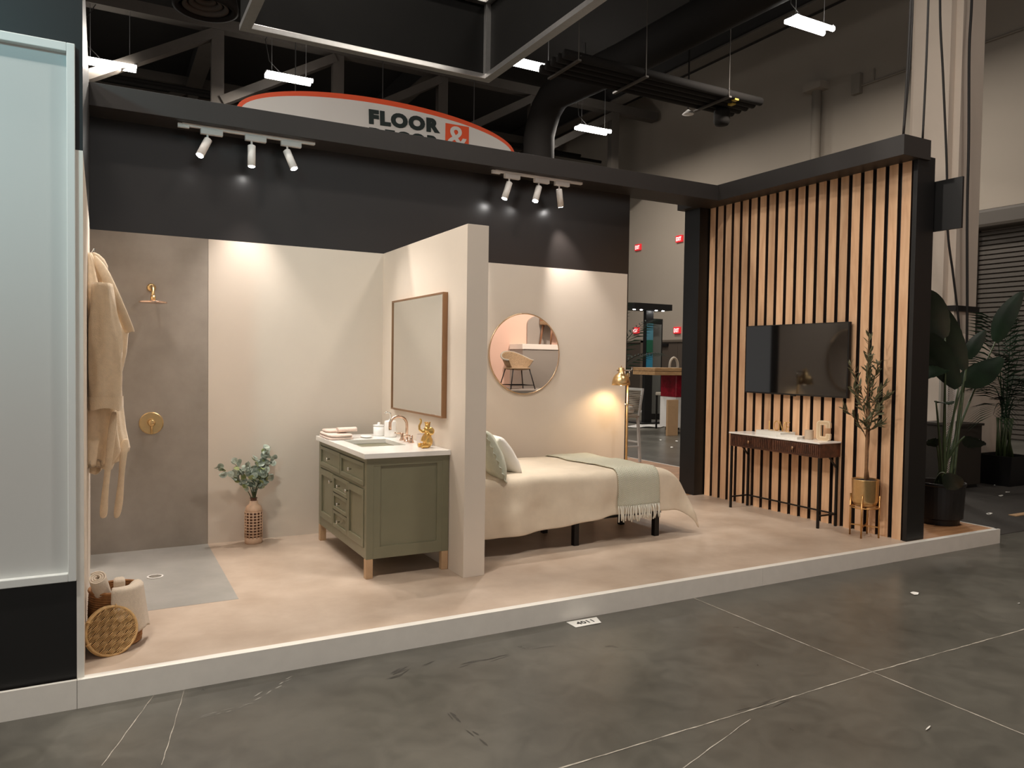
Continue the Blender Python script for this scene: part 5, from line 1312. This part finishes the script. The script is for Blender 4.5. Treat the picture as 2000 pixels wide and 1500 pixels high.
o = MB().grid(sheet, 24, 16).build('plastic_sheet', m_poly, smooth=True, solid=0.004)
tag(o, 'crumpled white plastic sheet lying flat on the hall floor', 'plastic sheet')

# ------------------------------------------------------------------ facing booth (seen in the round mirror)
m_pink = mat('pink_plaster', S(226, 184, 164), 0.8); m_plg = mat('grey_plinth', S(150, 138, 128), 0.7)
o = MB().box(3.5, 12, -7.6, -7.5, GZ, 3.6).build('wall_facing_booth', m_pink); tag(o, 'pink plaster wall of the facing booth, seen in the round mirror', 'wall', kind='structure')
o = MB().box(4.6, 11.5, -7.49, -5.9, GZ, 0.955).build('display_plinth', m_plg, bevel=0.004); tag(o, 'low grey display plinth of the facing booth, seen in the mirror', 'plinth')
m_slab = mat('white_slab', S(232, 218, 206), 0.5)
t = thing('display_shelf', (7.5, -7.8, 0.956), 'higher grey display block with white slab, seen in the mirror', 'display block')
MB().box(6.22, 10.5, -7.5, -6.97, 0.956, 1.746).build('block', m_plg, t); MB().box(6.20, 10.5, -7.5, -6.95, 1.746, 1.852).build('slab', m_slab, t, bevel=0.004)
t = thing('tub_chair', (5.87, -6.5, 0.956), 'woven tub bar chair with thin metal legs, seen in the round mirror', 'chair')
zc = 0.957; cx, cy = 5.87, -6.55; m_wv = mat('tan_woven_seat', S(150, 122, 92), 0.8, var=0.35, vscale=70)
def shell(u, v):
    a = radians(262+(u-0.5)*225); h = 0.16+0.17*(0.5+0.5*cos((u-0.5)*2*pi)); zt = zc+0.40+v*h
    r = 0.17+0.14*v**0.6
    return Vector((cx+r*1.05*cos(a), cy+r*sin(a), zt))
mb = MB()
mb.grid(shell, 40, 12); mb.build('woven_shell', m_wv, t, smooth=True, solid=0.02)
MB().ell((cx, cy, zc+0.40), 0.27, 0.25, 0.035, nu=8, nv=28).build('seat_pad', m_wv, t, smooth=True)
MB().tube([shell(k/40, 1) for k in range(41)], 0.018, 8).build('rim', m_rope, t, smooth=True)
for sx in (-1, 1):
    for sy in (-1, 1): MB().tube([(cx+sx*0.18, cy+sy*0.16, zc+0.40), (cx+sx*0.27, cy+sy*0.24, zc)], 0.011, 8).build('leg', m_blackmetal, t, smooth=True)
MB().tube([(cx-0.25, cy-0.22, zc+0.08), (cx+0.25, cy-0.22, zc+0.08), (cx+0.25, cy+0.22, zc+0.08), (cx-0.25, cy+0.22, zc+0.08)], 0.008, 8, closed=True).build('foot_ring', m_blackmetal, t)
t = thing('wooden_chair', (7.05, -7.2, 1.853), 'brown wooden chair on the white slab, seen in the round mirror', 'chair')
zc = 1.853; cx, cy = 7.12, -7.19; m_brw = mat('brown_chair_wood', S(128, 84, 56), 0.5)
for sx in (-1, 1):
    for sy in (-1, 1): MB().tube([(cx+sx*0.18, cy+sy*0.18, zc+0.45), (cx+sx*0.24, cy+sy*0.22, zc)], [0.028, 0.016], 10).build('leg', m_brw, t, smooth=True)
MB().box(cx-0.25, cx+0.25, cy-0.24, cy+0.24, zc+0.42, zc+0.50).build('seat', m_wv, t, bevel=0.02)
MB().prism([(0.24*cos(a), 0.3+0.16*sin(a)) for a in [pi*k/12 for k in range(13)]]+[(-0.24, 0), (0.24, 0)], lambda a, b, d: (cx+a, cy-0.22-d, zc+0.5+b), 0.03).build('backrest', m_brw, t, bevel=0.005)
o = MB().prism([(0.30*cos(a), 0.42+0.20*sin(a)) for a in [pi*k/16 for k in range(17)]]+[(-0.30, 0), (0.30, 0)], lambda a, b, d: (6.90+a, -7.45-d, 1.853+b), 0.05).build('arched_board', m_plg, bevel=0.004)
tag(o, 'grey arched board behind the wooden chair, seen in the mirror', 'board')
t = thing('added_booth_spotlight', (6.6, -5.4, 3.4), 'added white spotlight lighting the facing booth, hanging over its plinth', 'spotlight')  # spotlight added to light the mirrored booth, no such lamp is seen
MB().cyl((6.6, -5.4, 3.45), (6.6, -5.55, 3.25), 0.05, n=18).build('lamp_head', m_fixw, t, smooth=True)
MB().tube([(6.6, -5.4, 3.45), (6.6, -5.4, CEIL)], 0.01, 6).build('drop_wire', m_cable, t)
add_light('spot', 'SPOT', (6.6, -5.57, 3.22), 175, (1, 0.9, 0.8), parent=t, target=(6.4, -7.4, 1.5), spot_size=radians(95), spot_blend=0.6, shadow_soft_size=0.05)
# assumed cool floodlight, an unseen lamp added to tint the pale front panel
t = thing('assumed_cool_floodlight', (-3.6, -7.2, 4.3), 'assumed cool floodlight added behind the aisle to light the pale panel', 'spotlight')
MB().box(-3.75, -3.45, -7.3, -7.16, 4.2, 4.42).build('lamp_box', m_plastic, t, bevel=0.01)
MB().tube([(-3.6, -7.25, 4.42), (-3.6, -7.25, CEIL)], 0.012, 6).build('drop_wire', m_cable, t)
add_light('assumed_flood', 'SPOT', (-3.6, -7.12, 4.28), 330, (0.42, 0.9, 1.0), parent=t, target=(-2.0, -2.46, 3.3), spot_size=radians(46), spot_blend=0.9, shadow_soft_size=0.15)

# ------------------------------------------------------------------ floor litter
t = thing('number_sheet', (1.37, -2.575, GZ), 'white paper with a stand number lying by the platform edge', 'paper')
MB().add([(1.263, -2.521, GZ+0.002), (1.489, -2.526, GZ+0.002), (1.455, -2.628, GZ+0.003), (1.265, -2.626, GZ+0.002)], [(3, 2, 1, 0)]).build('sheet', m_paper, t, solid=-0.001)
text_obj('lettering', '4011', 0.125, 0.046, m_ink, t, frame_mtx((1.305, -2.597, GZ+0.0042), (1, 0.02, 0), (0.02, 1, 0)), bold=0.03)
def scrap(x, y, w_, h_, ang, label, z=None, m=None):
    z = GZ if z is None else z; c = Vector((x, y, z+0.003)); ex = Vector((cos(ang), sin(ang), 0)); ey = Vector((-sin(ang), cos(ang), 0)); rn = random.Random(int(x*1000)); vs = []
    for k in range(7):
        a = 2*pi*k/7; r = rn.uniform(0.75, 1.1); vs.append(c+ex*w_/2*cos(a)*r+ey*h_/2*sin(a)*r+Vector((0, 0, rn.uniform(0, 0.008))))
    o = MB().add([c]+vs, [(0, k+1, (k+1) % 7+1) for k in range(7)]).build('paper_scrap', m or m_paper, solid=-0.001)
    tag(o, label, 'paper scrap', 'paper scraps on the hall floor')
def fpt(x, y):
    d = _r*((x-1000)/FPX)+_u*(-(y-750)/FPX)+_f; tt2 = (GZ-CZ)/d.z; return Vector((CX, CY, CZ))+d*tt2
for (x, y, w_, h_, lab) in ((1744, 1097, 0.06, 0.03, 'small white paper scrap near the platform board on the concrete'), (1813, 1424, 0.07, 0.008, 'thin white paper strip lying alone on the dark concrete'),
      (1786, 1160, 0.09, 0.05, 'flat grey tape patch on the concrete below the slatted wall'), (1932, 1004, 0.16, 0.06, 'largest torn paper scrap on the carpet by the platform end'), (1955, 969, 0.14, 0.05, 'second torn paper scrap on the carpet farther from the platform'),
      (1968, 962, 0.10, 0.05, 'third torn paper scrap close to the square black pot'), (1944, 948, 0.12, 0.03, 'narrow paper scrap on the carpet in front of the dark cabinet'), (1604, 1100, 0.02, 0.012, 'tiny white crumb on the concrete below the console table'),
      (1990, 1180, 0.02, 0.015, 'tiny white crumb on the concrete at the photo edge')):
    p = fpt(x, y); scrap(p.x, p.y, w_, h_, 0.3, lab)
for (x, y, lab) in ((1290, 860, 'white crumb on the floor between bar chair and cardboard'), (1322, 862, 'white crumb on the floor below the red wrapped counter'), (1312, 874, 'bright crumb on the floor closest to the black pillar')):
    p = fpt(x, y); scrap(p.x, p.y, 0.16, 0.06, 0.8, lab)
o = MB().box(fpt(1975, 1008).x, fpt(1975, 1008).x+0.6, fpt(1975, 1008).y-0.05, fpt(1975, 1008).y+0.03, GZ+0.004, GZ+0.012).build('flat_strip', m_card)
tag(o, 'flat grey packing strip lying on the carpet at the photo edge', 'strip')
# scuffs on the concrete
m_scl = mat('pale_scuff', S(128, 126, 118), 0.55, var=0.2, vscale=20); m_scd = mat('dark_scuff', S(62, 59, 54), 0.45, var=0.2, vscale=20)
def scuff(p, q, spread, n, wd, m, seed):
    rn = random.Random(seed); a, b = fpt(*p), fpt(*q); mb = MB(); d = (b-a); L = d.length; d.normalize(); nn = Vector((-d.y, d.x, 0))
    for k in range(n):
        c = a+d*L*rn.random()+nn*rn.uniform(-spread, spread); l = L*rn.uniform(0.08, 0.3); ang = rn.uniform(-0.25, 0.25); e = d*cos(ang)+nn*sin(ang); f = Vector((-e.y, e.x, 0)); h = wd*rn.uniform(0.4, 1.0); z = Vector((0, 0, 0.0008+0.0001*k))
        c.z = GZ
        mb.add([c-e*l/2+z, c-e*l*0.2-f*h/2+z, c+e*l*0.25-f*h*0.4+z, c+e*l/2+z, c+e*l*0.2+f*h/2+z, c-e*l*0.25+f*h*0.35+z], [(0, 1, 2, 3, 4, 5)])
    mb.build('scuff', m, fl)
scuff((400, 1400), (500, 1370), 0.02, 8, 0.010, m_scl, 1); scuff((495, 1365), (570, 1325), 0.02, 8, 0.012, m_scl, 2); scuff((880, 1395), (945, 1450), 0.012, 7, 0.014, m_scd, 3)
scuff((1440, 1390), (1600, 1350), 0.03, 7, 0.006, m_scd, 4); scuff((1090, 1262), (900, 1300), 0.02, 9, 0.006, m_scd, 5); scuff((860, 1280), (740, 1330), 0.05, 9, 0.016, m_scd, 6); scuff((1180, 1262), (1240, 1262), 0.02, 6, 0.005, m_scd, 7)
